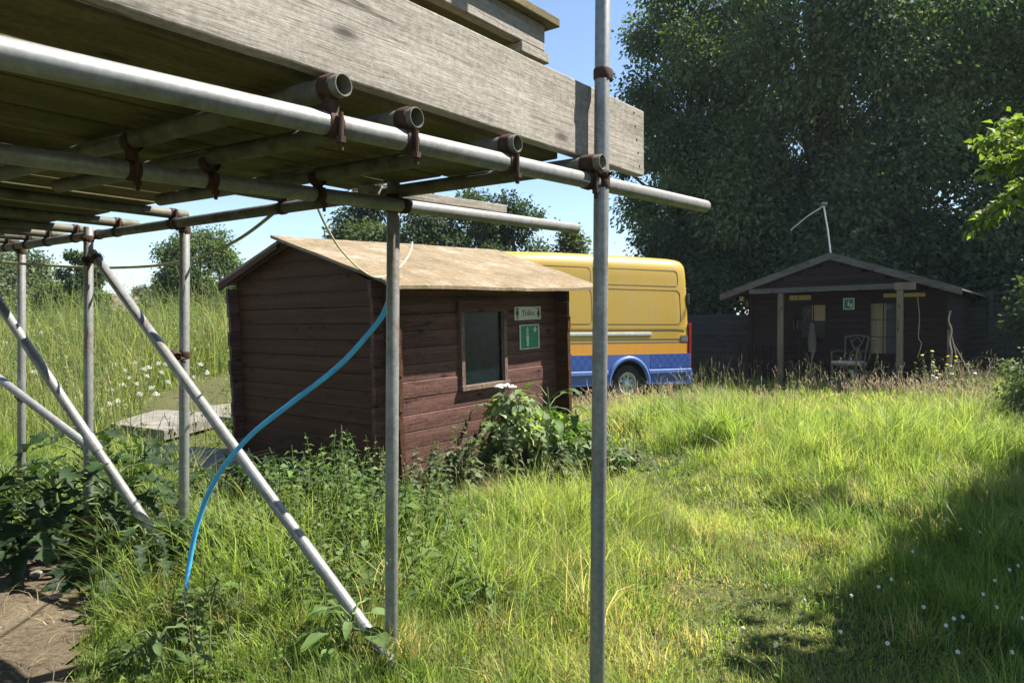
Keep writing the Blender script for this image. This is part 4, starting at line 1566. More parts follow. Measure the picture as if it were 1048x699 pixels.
# middle distance, behind the toilet hut
tree('ash_tree', 'airy feathery tree above the left half of the hut roof', (-4.4, 27), 6.5, 3.3, .1, 42000, .14, (.065, .085, .034), 7, 'trees beyond the hut', lobes=44, trunk_r=.16, lobe_r=(.13, .25))
tree('ash_tree', 'feathery dark tree above the right half of the hut roof', (-1.1, 28), 7.0, 3.1, .1, 46000, .14, (.05, .07, .03), 8, 'trees beyond the hut', lobes=54, trunk_r=.18, lobe_r=(.13, .25))
tree('conifer_tree', 'pointed yellowish conifer between the hut roof and the scaffold upright', (2.2, 27), 5.3, 1.7, .1, 16000, .12, (.085, .105, .03), 9, 'trees beyond the hut', lobes=34, shape=1.75, trunk_r=.13)
# left field edge
tree('round_tree', 'dense rounded green tree standing alone at the field edge', (-12.35, 29.5), 4.7, 1.75, .5, 34000, .12, (.085, .12, .038), 10, 'trees at the field edge', lobes=60, trunk_r=.2, inner=.6)
tree('willow_tree', 'grey green willow at the left edge of the field', (-19.3, 28.5), 3.7, 2.0, .4, 24000, .13, (.12, .145, .08), 11, 'trees at the field edge', lobes=44, trunk_r=.2)
tree('field_tree', 'darker green tree just right of the grey green willow', (-16.4, 28.0), 3.75, 1.15, .3, 18000, .12, (.07, .105, .033), 12, 'trees at the field edge', lobes=38, trunk_r=.17)
tree('distant_tree', 'small pale distant tree beside the lone rounded tree', (-28.3, 58), 4.3, 1.6, .4, 7000, .26, (.10, .12, .075), 13, 'far trees', lobes=26, trunk_r=.2)
tree('distant_tree', 'low distant tree right of the far house roof', (-41.0, 82), 4.4, 2.2, .4, 6000, .32, (.085, .11, .07), 14, 'far trees', lobes=26, trunk_r=.2)
tree('distant_tree', 'low distant tree left of the far house roof', (-52.5, 92), 5.4, 2.8, .4, 6000, .36, (.085, .11, .075), 15, 'far trees', lobes=26, trunk_r=.2)

# near cherry tree at the right with one low branch reaching into the picture
for o in list(COL.objects):
    if o.name.split('.')[0] == 'understorey_tree':
        o['category'] = 'small tree'


def cherry():
    loc = (6.9, 2.9)
    h, R = 7.2, 3.5
    rg = np.random.default_rng(9)
    lob = []  # unseen crown, lobes laid out to cast a straight-edged shadow on the grass
    for i in range(95):
        t = -1.2 + 7.2 * ((i * .618) % 1)
        off = 1.08 + (3.1 * rg.random() ** 1.2 if i > 34 else .12 * rg.random())
        z = 2.3 + 3.4 * rg.random()
        sx, sy = 1.05 + .653 * t + .757 * off, 2.67 + .757 * t - .653 * off
        lob.append((sx + .682 * z - loc[0], sy + .157 * z - loc[1], z, .8 + .2 * rg.random()))
    r = tree('cherry_tree', 'bright leaved young tree reaching one branch in at the right edge', loc, h, R, 1.5, 115000, .2, (.085, .14, .028), 21, lobes=90, trunk_r=.17, mat='leaf', lobe_r=(.24, .40), inner=.1, only=lob)
    zb = gzf(*loc) - .05
    base = Vector((loc[0], loc[1], zb))
    rng = np.random.default_rng(5)
    tips = [P(1006, 148, 5.7), P(1012, 172, 5.5), P(1000, 232, 5.6), P(1022, 212, 5.8), P(1030, 128, 5.9)]
    start = base + Vector((-.2, .2, 2.2))
    hub = P(1120, 170, 5.2)
    m = MB()
    m.tube([Vector(v) - base for v in catmull([start, start.lerp(hub, .5) + Vector((0, 0, .3)), hub], 5)], [.05 - .003 * k for k in range(11)], 8)
    PV = []
    for t in tips:
        md = hub.lerp(t, .5) + Vector((0, 0, .08))
        c = catmull([hub, md, t], 6)
        m.tube([v - base for v in c], [.016 - .0011 * k for k in range(13)], 6)
        PV += c[3:]
    m.build('branch', M['bark'], r, smooth=True)
    n = 1500
    PV = np.array([list(v - base) for v in PV])
    i = rng.integers(0, len(PV), n)
    p = PV[i] + rng.normal(0, .035, (n, 3))
    d = rand_dirs(n, rng) + np.array([-.4, 0, -.35])
    nr = rand_dirs(n, rng) * .7 + np.array([0, 0, .8])
    L = rng.uniform(.05, .09, n)
    c = np.array([[.22, .29, .07]]) * rng.uniform(.7, 1.3, (n, 1))  # sunlit look put into the colour, paler than the crown leaves
    red = rng.random(n) < .045
    c[red] = np.array([.22, .09, .035])
    V, F, C = leaves(p, d, nr, L, L * .55, c)
    np_mesh('branch_foliage', V, F, C, M['leaf'], r)


cherry()
# shrub shading the cabin's right side
tree('hedge_shrub', 'leafy shrub at the right edge in front of the trellis fence', (10.7, 13.6), 2.8, 1.4, .05, 15000, .10, (.09, .12, .05), 22, 'shrubs at the right edge', lobes=30, trunk_r=.06, mat='leaf')
tree('hedge_shrub', 'pale flowering bramble shrub at the right edge of the grass', (7.0, 9.6), 1.05, .68, .0, 4200, .06, (.19, .22, .12), 23, 'shrubs at the right edge', lobes=24, trunk_r=.03, mat='leaf')

for o in list(COL.objects):
    if o.name.split('.')[0] == 'hedge_shrub':
        o['category'] = 'shrub'

# ------------------------------------------------------------------ far house and hills
def far_house():
    p = P(118, 322, 62)
    r = thing('far_house', 'distant house with brown tiled roof between the field trees', 'house', (p.x, p.y, gzf(p.x, p.y)), (0, 0, .5))
    zt = 1.8
    MB().box((0, 0, zt / 2), (7, 5, zt)).build('wall', M['brick'], r)
    MB().prism([(-2.9, zt), (2.9, zt), (0, zt + 1.5)], 0, -3.6, 3.6).build('roof', M['tile'], r)
    MB().box((2, 0, zt + 1.6), (.6, .6, .9)).build('chimney', M['brick'], r)
    w_ = MB().box((-1.5, -2.51, zt - .6), (1, .04, .8)).build('window', M['glass'], r)
    MB().box((4.4, -1.0, 1.0), (1.8, 3, 2.0)).build('annexe', M['render_wall'], r)


far_house()
xs = np.linspace(-500, 500, 80)
V, F = [], []
for i, x in enumerate(xs):
    hz = 5 + 4.5 * float(vn(x, 0, 60, 2)) + 1.5 * float(vn(x, 0, 9, 4))
    V += [(x, 360, -1), (x, 400, hz), (x, 520, hz * .9), (x, 640, -1)]
for i in range(len(xs) - 1):
    for k in range(3):
        a = 4 * i + k
        F.append((a, a + 4, a + 5, a + 1))
tag(np_mesh('hills', np.array(V, float), np.array(F), None, M['hill'], smooth=True), kind='structure')

# ------------------------------------------------------------------ grass
def local_pts(x, y, o, ang):
    c, s = math.cos(-ang), math.sin(-ang)
    dx, dy = x - o[0], y - o[1]
    return dx * c - dy * s, dx * s + dy * c


SLABS = [(lambda p: (p.x, p.y))(CAM + ray(a, b) * ((.05 - CAM.z) / ray(a, b).z)) for a, b in ((112, 434), (168, 443), (240, 428), (262, 420), (262, 400), (160, 415))]


def blocked(x, y):
    u, v = local_pts(x, y, H_O, H_ANG)
    b = (u > -.02) & (u < LX) & (v > -.02) & (v < LY)
    u, v = local_pts(x, y, V_O, V_ANG)
    b |= (u > 0) & (u < 6.2) & (np.abs(v) < .95)
    u, v = local_pts(x, y, C_O, C_ANG)
    b |= (np.abs(u) < 2.0) & (v > -.95) & (v < 4.1)
    b |= inpoly(x, y, DIRT) | inpoly(x, y, SLABS)
    return b


def sample(n, y0, y1, rng, margin=.74, xmin=-99, xmax=99):
    """uniform over the view wedge between depths y0 and y1"""
    ym = (y0 + y1) / 2
    n = int(n * (2 * margin * ym + 2.0) / (2 * margin * ym))
    y = np.sqrt(rng.uniform(y0 * y0, y1 * y1, n))
    x = rng.uniform(0, 1, n) * (2 * margin * y + 2.0) - margin * y - .5
    k = (x > xmin) & (x < xmax) & ~blocked(x, y)
    return x[k], y[k]


def path_mask(x, y):
    """trodden, shorter strip through the grass"""
    cx = np.interp(y, [2, 3, 4.5, 6, 8, 10, 13], [.75, .95, 1.35, 1.25, 1.0, .9, .8])
    return np.exp(-((x - cx) / np.interp(y, [2, 6, 13], [.5, .7, .6])) ** 2)


def dry_mask(x, y):
    t = np.zeros(np.shape(x))
    for cx, cy, rr in ((.45, 2.95, .35), (.85, 3.5, .3), (1.6, 4.1, .3), (5.1, 10.6, .7), (1.3, 5.6, .35), (-.2, 2.75, .25), (2.6, 5.2, .3), (3.1, 11.5, .5)):
        t = np.maximum(t, np.exp(-((x - cx) ** 2 + (y - cy) ** 2) / rr ** 2))
    return t


def tallness(x, y):
    t = .42 + 1.25 * vn(x, y, 1.1, 6) * vn(x, y, .5, 9) * 2
    t = t * (1 - .5 * path_mask(x, y)) * (.5 + .5 * sstep(2.6, 5.5, y))
    # rank tussocks
    for cx, cy, r, a in ((2.1, 8.0, .8, 1.0), (3.5, 9.5, 1.4, .6), (2.4, 6.8, .6, .9), (3.4, 7.4, .7, .8), (1.2, 9.2, .5, .8), (.75, 4.6, .35, .6), (5, 9, 1.0, .3), (-.3, 4.3, .8, .45), (-1.0, 3.6, .6, .25), (3.2, 4.6, .8, .2)):
        t = t + a * np.exp(-(((x - cx) ** 2 + (y - cy) ** 2) / r ** 2))
    u, v = local_pts(x, y, H_O, H_ANG)
    t = t * (1 - .72 * sstep(-2.2, -1.2, v) * sstep(-2.0, -1.1, u) * sstep(3.2, 2.6, u))
    t = np.minimum(t, 1.75)
    t = t + .08 * sstep(9.5, 12.5, y) * (x > 0)
    t = t * (1 - .45 * dry_mask(x, y))
    return t


GREEN = np.array([.185, .28, .055])
YEL = np.array([.34, .385, .115])
DRY = np.array([.42, .34, .18])
DARKG = np.array([.075, .135, .025])


def grass_colours(x, y, n, rng):
    k = np.clip(vn(x, y, 1.6, 12) * .8 + .35 * path_mask(x, y) + rng.normal(0, .22, n), 0, 1)[:, None]
    c = GREEN * (1 - k) + YEL * k
    d = (rng.random(n) < .07 + .08 * path_mask(x, y) + .55 * dry_mask(x, y))
    c[d] = DRY * rng.uniform(.7, 1.2, (d.sum(), 1))
    g = rng.random(n) < .10 + .38 * sstep(.5, .75, vn(x, y, .55, 41))
    c[g] = DARKG * rng.uniform(.8, 1.5, (g.sum(), 1))
    return c * rng.uniform(.8, 1.2, (n, 1))


def build_grass():
    rng = np.random.default_rng(101)
    B = LeafBuf()
    # short sward in bands
    for (y0, y1, n, w, hs) in ((1.6, 3.2, 40000, .0040, 1.0), (3.2, 5, 64000, .0045, 1.0), (5, 8, 80000, .0065, 1.0), (8, 12, 70000, .0105, 1.05), (12, 17, 42000, .017, 1.1)):
        x, y = sample(n, y0, y1, rng)
        n = len(x)
        T = tallness(x, y)
        h = .13 * T * hs * rng.lognormal(0, .32, n)
        p = np.stack([x, y, gz(x, y) - .005], 1)
        az = vn(x, y, .45, 20) * 4 * PI + rng.normal(0, .8, n)
        lean = np.abs(rng.normal(.45, .28, n))
        c = grass_colours(x, y, n, rng)
        tip = c * .75 + YEL * .35
        B.add(*blades(p, h, w * rng.uniform(.6, 1.3, n), az, lean, c, tip, 3, rng))
    # tussocks: long arching blades from shared centres
    for (y0, y1, nc, nb, w) in ((1.8, 4, 520, 40, .0046), (4, 7, 1000, 36, .0062), (7, 11, 1150, 28, .0095), (11, 16, 800, 20, .015)):
        cx, cy = sample(nc, y0, y1, rng)
        pm = path_mask(cx, cy)
        keep = rng.random(len(cx)) > pm * .8
        cx, cy = cx[keep], cy[keep]
        m = len(cx)
        T = tallness(cx, cy)
        x = np.repeat(cx, nb) + rng.normal(0, .045, m * nb)
        y = np.repeat(cy, nb) + rng.normal(0, .045, m * nb)
        k = ~blocked(x, y)
        h = np.repeat(np.minimum(.26 * T * rng.lognormal(0, .25, m), .42) * (1 - .2 * sstep(10.5, 12, cy)) * (1 + .45 * sstep(.52, .72, vn(cx, cy, .8, 51))), nb) * rng.uniform(.55, 1.25, m * nb)
        az = rng.uniform(0, 2 * PI, m * nb)
        wind = np.repeat(vn(cx, cy, 1.5, 30) * 2 * PI, nb)
        az = np.where(rng.random(m * nb) < .5, wind + rng.normal(0, .7, m * nb), az)
        lean = np.abs(rng.normal(.62, .32, m * nb))
        c = np.repeat(grass_colours(cx, cy, m, rng), nb, 0) * rng.uniform(.75, 1.25, (m * nb, 1))
        p = np.stack([x, y, gz(x, y) - .005], 1)
        ww = w * rng.uniform(.6, 1.3, m * nb)
        tip = c * .7 + YEL * .35
        B.add(*blades(p[k], h[k], ww[k], az[k], lean[k], c[k], tip[k], 4, rng))
    tag(B.build('grass', M['grass']), kind='stuff')

    # seed heads
    B = LeafBuf()
    spots = []
    x, y = sample(9000, 10.3, 15.2, rng, xmin=.4)
    k = rng.random(len(x)) < sstep(.25, .7, vn(x, y, .9, 15))
    x, y = x[k], y[k]
    spots.append((x, y, .33, .014, np.array([.50, .395, .27])))
    x, y = sample(1300, 3.6, 9.8, rng, xmin=-1)
    spots.append((x, y, .34, .006, np.array([.46, .40, .25])))
    x, y = sample(420, 2.4, 5, rng, xmax=.4)
    spots.append((x, y, .30, .005, np.array([.30, .26, .14])))
    x, y = sample(2600, 7, 17, rng, xmin=-14, xmax=-2.6)
    spots.append((x, y, .75, .012, np.array([.36, .31, .18])))
    x, y = sample(700, 12.6, 15.6, rng, xmin=3.2, xmax=9.5)
    spots.append((x, y, .62, .014, np.array([.36, .30, .17])))
    for x, y, hh, w, col in spots:
        n = len(x)
        h = hh * rng.lognormal(0, .25, n) * (1 - .4 * path_mask(x, y))
        p = np.stack([x, y, gz(x, y)], 1)
        az = rng.uniform(0, 2 * PI, n)
        lean = np.abs(rng.normal(.3, .22, n))
        c = col * rng.uniform(.75, 1.25, (n, 1))
        B.add(*blades(p, h, w * .45 * np.ones(n), az, lean, c * .8 + GREEN * .15, c, 3, rng))
        # head: short feathery strips round the tip
        d = np.stack([np.cos(az), np.sin(az), np.zeros(n)], 1)
        for k in range(6):
            s_ = .78 + .22 * k / 5
            q = p + d * (h * lean * s_ ** 1.8)[:, None]
            q[:, 2] += h * (s_ - .38 * np.minimum(lean, 1.5) * s_ ** 2.2)
            B.add(*blades(q, w * rng.uniform(2.0, 4.6, n), w * rng.uniform(.5, .9, n), az + rng.normal(0, 1.3, n), np.abs(rng.normal(.6, .3, n)), c, c, 3, rng))
    tag(B.build('seed_grass', M['seed']), kind='stuff')

    B = LeafBuf()
    n = 2600
    x = rng.uniform(-4.3, -1.35, n)
    y = rng.uniform(1.0, 4.3, n)
    edge = np.abs(vn(x, y, .5, 3) - .5)
    k = inpoly(x, y, DIRT) & (rng.random(n) < .25 + .75 * (x > -2.4 + .4 * vn(x, y, .3)))
    x, y = x[k], y[k]
    n = len(x)
    c = np.array([.36, .29, .16]) * rng.uniform(.5, 1.2, (n, 1))
    B.add(*blades(np.stack([x, y, gz(x, y) + .022 + rng.uniform(0, .015, n)], 1), rng.uniform(.03, .10, n), rng.uniform(.002, .005, n), rng.uniform(0, 2 * PI, n), rng.uniform(1.2, 2.2, n), c, c, 3, rng))
    tag(B.build('dry_litter', M['seed']), kind='stuff')
    # low broad leaves in the sward (clover, plantain)
    B = LeafBuf()
    for (y0, y1, n, L) in ((1.8, 4.5, 7000, .02), (4.5, 8, 6000, .03)):
        x, y = sample(n, y0, y1, rng)
        n = len(x)
        p = np.stack([x, y, gz(x, y) + rng.uniform(.01, .09, n)], 1)
        az = rng.uniform(0, 2 * PI, n)
        d = np.stack([np.cos(az), np.sin(az), rng.normal(.1, .3, n)], 1)
        nr = rand_dirs(n, rng) * .4 + np.array([0, 0, 1])
        Ls = L * rng.uniform(.6, 1.5, n)
        c = np.array([.11, .18, .035]) * rng.uniform(.6, 1.35, (n, 1))
        B.add(*leaves(p, d, nr, Ls, Ls * .6, c))
    tag(B.build('ground_cover', M['leaf']), kind='stuff')


build_grass()


# ------------------------------------------------------------------ weeds
def weed_block(x, y, h, nleaf, L, W, col, rng, spread=.05, upright=.25, leafz=(.1, 1.0), taper=.7):
    """many stemmed weeds; returns list of (V,F,C)"""
    n = len(x)
    z = gz(x, y)
    out = []
    p = np.stack([x, y, z], 1)
    az = rng.uniform(0, 2 * PI, n)
    lean = np.abs(rng.normal(.12, .12, n))
    c = np.array([.10, .13, .045]) * rng.uniform(.7, 1.3, (n, 1))
    out.append(blades(p, h, np.full(n, .009), az, lean, c, c, 3, rng))
    d0 = np.stack([np.cos(az), np.sin(az), np.zeros(n)], 1)
    rep = lambda a: np.repeat(a, nleaf, 0)
    s_ = rng.uniform(leafz[0], leafz[1], n * nleaf)
    q = rep(p) + rep(d0) * (rep(h) * rep(lean) * s_ ** 1.8)[:, None]
    q[:, 2] += rep(h) * (s_ - .38 * rep(lean) * s_ ** 2.2)
    a2 = rng.uniform(0, 2 * PI, n * nleaf)
    d = np.stack([np.cos(a2), np.sin(a2), rng.normal(upright, .35, n * nleaf)], 1)
    nr = rand_dirs(n * nleaf, rng) * .45 + np.array([0, 0, 1])
    k = (1 - taper * s_) * rng.uniform(.6, 1.25, n * nleaf)
    cc = rep(np.asarray(col)[None] * rng.uniform(.7, 1.3, (n, 1))) * rng.uniform(.75, 1.25, (n * nleaf, 1))
    out.append(leaves(q, d, nr, L * k, W * k, cc, droop=.35))
    return out


def build_meadow():
    rng = np.random.default_rng(55)
    B = LeafBuf()
    # tall field on the left beyond the scaffold
    for (y0, y1, n, w) in ((6.0, 9, 7000, .009), (9, 14, 12000, .013), (14, 22, 13000, .02)):
        x, y = sample(n, y0, y1, rng, xmin=-20, xmax=-2.4)
        k = (y > 8.6) | (x < -3.3 - .25 * (8.6 - y))
        x, y = x[k], y[k]
        k2 = ~((y < 9.2) & (x > -4.6) & (x < -2.9))
        x, y = x[k2], y[k2]
        n = len(x)
        h = (.55 + .45 * sstep(8, 14, y)) * rng.lognormal(0, .3, n) * (.7 + .6 * vn(x, y, 1.3, 2))
        p = np.stack([x, y, gz(x, y)], 1)
        c = grass_colours(x, y, n, rng) * .85
        B.add(*blades(p, h, w * rng.uniform(.6, 1.2, n), rng.uniform(0, 2 * PI, n), np.abs(rng.normal(.35, .25, n)), c, c * .6 + DRY * .4, 3, rng))
    tag(B.build('meadow_grass', M['grass']), kind='stuff')
    B = LeafBuf()
    for (y0, y1, n, xm0, xm1, h0, L) in ((8.5, 12, 700, -9, -2.9, .8, .12), (12, 18, 2200, -14, -2.4, 1.1, .15), (18, 24, 1500, -18, -3, 1.3, .2)):
        x, y = sample(n, y0, y1, rng, xmin=xm0, xmax=xm1)
        h = h0 * rng.lognormal(0, .22, len(x)) * (.75 + .5 * vn(x, y, 2, 5))
        for b in weed_block(x, y, h, 16, L, L * .38, (.13, .17, .06), rng):
            B.add(*b)
    # rank strip in front of the cabin and round the van tail
    x, y = sample(420, 12.8, 15.2, rng, xmin=3.4, xmax=10.5)
    for b in weed_block(x, y, .55 * rng.lognormal(0, .3, len(x)), 13, .10, .035, (.10, .125, .06), rng):
        B.add(*b)
    tag(B.build('meadow_weeds', M['leaf']), kind='stuff')
    # long dark blades beside the van tail
    B = LeafBuf()
    x, y = sample(1500, 14.8, 18, rng, xmin=3.6, xmax=6.4)
    n = len(x)
    c = np.array([.07, .09, .045]) * rng.uniform(.7, 1.3, (n, 1))
    B.add(*blades(np.stack([x, y, gz(x, y)], 1), rng.uniform(.6, 1.25, n), rng.uniform(.012, .02, n), rng.uniform(0, 2 * PI, n), np.abs(rng.normal(.3, .2, n)), c, c * 1.3, 4, rng))
    tag(B.build('long_grass', M['grass']), kind='stuff')


build_meadow()


# individual plants ------------------------------------------------
def lobed(p, d, nrm, L, col, rng, lobes=5):
    """one large deeply lobed leaf made of leaflets along a midrib"""
    out = []
    d = Vector(d).normalized()
    nrm = Vector(nrm).normalized()
    s = d.cross(nrm).normalized()
    for i in range(lobes):
        f = i / lobes
        b = Vector(p) + d * L * (.15 + .7 * f) - Vector((0, 0, 1)) * L * .18 * f * f
        ll = L * (.52 - .22 * f)
        for sg in (-1, 1):
            dd = d * .55 + s * sg
            out.append((b, dd, nrm, ll, ll * .62))
    out.append((Vector(p) + d * L * .8 - Vector((0, 0, 1)) * L * .14, d, nrm, L * .38, L * .28))
    a = np.array
    n = len(out)
    c = np.repeat(a(col)[None], n, 0) * rng.uniform(.85, 1.15, (n, 1))
    return leaves(a([list(o[0]) for o in out]), a([list(o[1]) for o in out]), a([list(o[2]) for o in out]), a([o[3] for o in out]), a([o[4] for o in out]), c, fold=.12, droop=.18)


def ribbon(p, d, nrm, L, W, col, rng, rows=7, prof='dock', droop=.5):
    """one broad leaf with a curved midrib; prof 'dock' smooth wavy, 'lobed' deep sinuses"""
    p, d, nrm = Vector(p), Vector(d).normalized(), Vector(nrm).normalized()
    s = d.cross(nrm).normalized()
    n = s.cross(d)
    if prof == 'lobed':
        rows = 12
    V, C = [], []
    cur = p.copy()
    ang = 0.0
    tw = rng.normal() * .25
    for i in range(rows + 1):
        f = i / rows
        ang = -droop * f * 1.5
        dd = d * math.cos(ang) + n * math.sin(ang)
        nn = n * math.cos(ang) - d * math.sin(ang)
        if i:
            cur = cur + dd * (L / rows)
        if prof == 'lobed':
            env = (1 - .72 * f) * min(1, .35 + f * 5)
            k = (1.0 if i % 3 == 1 else .30 if i % 3 == 0 else .62) * env
            if i == rows:
                k = .02
            lead = L / rows * (1.1 if i % 3 == 1 else -.1)
        else:
            k = math.sin(PI * min(1, (f * .93 + .07)) ** .75) ** .8 + .02
            lead = 0
        sw = s * math.cos(tw * f) + nn * math.sin(tw * f)
        wv = rng.normal() * .05 * W
        lift = W * .16 * k
        V += [cur + sw * (W * .5 * k) + nn * (lift + wv) + dd * lead, cur, cur - sw * (W * .5 * k) + nn * (lift - wv) + dd * lead]
        j = rng.uniform(.9, 1.1)
        C += [np.array(col) * j, np.array(col) * 1.15, np.array(col) * j]
    F = []
    for i in range(rows):
        a = 3 * i
        F += [(a, a + 1, a + 4, a + 3), (a + 1, a + 2, a + 5, a + 4)]
    return np.array([list(v) for v in V]), np.array(F), np.array(C)


def hogweed(label, x, y, h, seed, col=(.05, .085, .026), nl=11, L=.36, umbel=False, group='broad leaved hogweeds', name='hogweed', prof='lobed'):
    rng = np.random.default_rng(seed)
    z = gzf(x, y)
    r = thing(name, label, 'plant', (x, y, z), (0, 0, 0), group)
    st = MB()
    B = LeafBuf()
    top = Vector((rng.normal() * .05, rng.normal() * .05, h))
    st.tube(catmull([Vector((0, 0, -.03)), top * .5 + Vector((.02, 0, 0)), top], 4), [.014, .014, .013, .012, .011, .01, .009, .008, .007], 7)
    for i in range(nl):
        f = (i + .3) / nl
        az = i * 2.4 + rng.normal() * .3
        b = top * (f * .92)
        dr = Vector((math.cos(az), math.sin(az), .55))
        le = h * .34 * (1.05 - .5 * f) + .05
        e = b + dr * le
        st.tube([b, b.lerp(e, .5) + Vector((0, 0, .03)), e], [.006, .005, .004], 5)
        out = Vector((math.cos(az), math.sin(az), -.05 + rng.normal() * .15))
        nn = Vector((rng.normal() * .25, rng.normal() * .25, 1))
        LL = L * (1.1 - .45 * f) * rng.uniform(.7, 1.2)
        B.add(*ribbon(e, out, nn, LL, LL * (.85 if prof == 'lobed' else .42), np.array(col) * rng.uniform(.75, 1.3), rng, prof=prof, droop=rng.uniform(.25, .8)))
    st.build('stem', M['stem'], r, smooth=True)
    B.build('foliage', M['leaf'], r)
    if umbel:
        m = MB()
        for k in range(34):
            a, q = rng.uniform(0, 2 * PI), .10 * math.sqrt(rng.random())
            c = top + Vector((q * math.cos(a), q * math.sin(a), .11 - q * .25 + rng.normal() * .004))
            m.lathe([(-.006, .004), (0, .017), (.006, .010), (.008, 0)], c, (rng.normal() * .2, rng.normal() * .2, 1), 6)
        fl = m.build('flower_head', M['petal'], r)
        m = MB()
        for k in range(12):
            a = 2 * PI * k / 12
            m.tube([top, top + Vector((.075 * math.cos(a), .075 * math.sin(a), .09))], .0022, 4)
        m.build('spoke', M['stem'], fl)
    return r


def nettle(label, x, y, h, seed, stems=7, col=(.075, .12, .032), L=.10, group='stemmy nettle clumps', name='nettle', spread=.10, flower=None):
    rng = np.random.default_rng(seed)
    z = gzf(x, y)
    r = thing(name, label, 'plant', (x, y, z), (0, 0, 0), group)
    st = MB()
    B = LeafBuf()
    tops = []
    for s_ in range(stems):
        b = Vector((rng.normal() * spread, rng.normal() * spread, -.03))
        hh = h * rng.uniform(.6, 1.1)
        t = b + Vector((rng.normal() * .12 * hh, rng.normal() * .12 * hh, hh))
        tops.append(t)
        c = catmull([b, b.lerp(t, .5) + Vector((rng.normal() * .02, rng.normal() * .02, 0)), t], 5)
        st.tube(c, [.0045 - .00025 * k for k in range(len(c))], 5)
        n = int(hh / .045)
        P_, D_, N_, L_ = [], [], [], []
        for i in range(n):
            f = (i + 1) / (n + 1)
            q = b.lerp(t, f)
            for k in range(2):
                az = i * PI / 2 + k * PI + rng.normal() * .3
                P_.append(list(q))
                D_.append([math.cos(az), math.sin(az), .15 + rng.normal() * .25])
                N_.append([rng.normal() * .3, rng.normal() * .3, 1])
                L_.append(L * (1.15 - .75 * f) * rng.uniform(.75, 1.2) * (1 if f > .12 else .5))
        if not P_:
            continue
        L_ = np.array(L_)
        cc = np.array(col)[None] * rng.uniform(.7, 1.35, (len(P_), 1))
        B.add(*leaves(np.array(P_), np.array(D_), np.array(N_), L_, L_ * .55, cc, droop=.3))
    st.build('stem', M['stem'], r, smooth=True)
    B.build('foliage', M['leaf'], r)
    if flower:
        m = MB()
        for t in tops:
            fm = MB()
            n_ = 12
            fm.lathe([(-.012, .006), (-.004, .024), (.006, .03), (.014, .02), (.018, 0)], t + Vector((0, 0, .01)), (rng.normal() * .3, rng.normal() * .3, 1), 9)
            fm.build('flower', M[flower], r)
    return r


def gxy(px, py):
    p = gp(px, py, -.02)
    return p.x, p.y


GHW = 'broad leaved hogweeds'
hog = [
    ('dark lobed hogweed with the biggest leaves beside the dirt path', 62, 588, .75, .40),
    ('dark hogweed between the dirt path and the thin brace foot', 118, 580, .80, .38),
    ('dark hogweed close to the foot of the rusty upright', 158, 566, .55, .34),
    ('dark hogweed at the left picture edge above the dirt path', 12, 548, .62, .36),
    ('shaded hogweed behind the dirt path, under the slanting brace', 95, 540, .95, .38),
    ('shaded hogweed in front of the concrete slabs', 140, 530, .80, .36),
    ('hogweed at the left edge between two thin uprights', 48, 520, .60, .34),
    ('shaded hogweed between the rusty upright and the hut gable', 215, 545, .55, .33),
    ('shaded hogweed below the blue pipe by the hut gable', 262, 535, .60, .33),
    ('small hogweed at the foot of the dark hut gable', 305, 528, .48, .30),
]
hog += [
    ('low shaded hogweed hugging the far edge of the dirt path', 30, 575, .42, .34),
    ('low shaded hogweed at the right edge of the dirt path', 140, 605, .40, .30),
    ('low shaded hogweed under the thin upright nearest the slabs', 100, 562, .46, .34),
    ('low shaded hogweed left of the blue pipe', 182, 590, .36, .28),
    ('low shaded hogweed behind the rusty upright', 190, 548, .42, .30),
    ('low shaded hogweed between the slabs and the gable', 235, 520, .42, .28),
    ('low shaded hogweed at the left edge behind the dirt path', 10, 530, .46, .34),
    ('low shaded hogweed touching the gable near the back corner', 275, 515, .40, .26),
]
for i, (lab, px, py, h, L) in enumerate(hog):
    x, y = gxy(px, py)
    hogweed(lab, x, y, h * .66, 300 + i, (.03, .055, .021), 24, L * .74)  # leaf colour darkened to stand in for shade over this clump
docks = [
    ('broad pale dock spreading beside the blue pipe foot', 232, 640, .20, .24, (.08, .12, .045)),
    ('dock with arching leaves at the foot of the long brace', 345, 672, .32, .26, (.075, .12, .035)),
    ('leafy dock between the brace and the middle upright', 350, 610, .40, .26, (.075, .12, .035)),
    ('low dark leafy patch at the bottom edge beside the dirt', 150, 690, .20, .18, (.055, .09, .03)),
    ('flat leaved dock in the grass between the two front uprights', 505, 625, .22, .20, (.075, .12, .035)),
]
for i, (lab, px, py, h, L, c) in enumerate(docks):
    x, y = gxy(px, py)
    hogweed(lab, x, y, h * .62, 340 + i, tuple(q * 1.35 for q in c), 13, L * .55, group='low docks in the grass', name='dock_plant', prof='dock')
# plants growing against the hut front
def hutxy(u, v):
    q = HUT.matrix_basis @ Vector((u, v, 0))
    return q.x, q.y


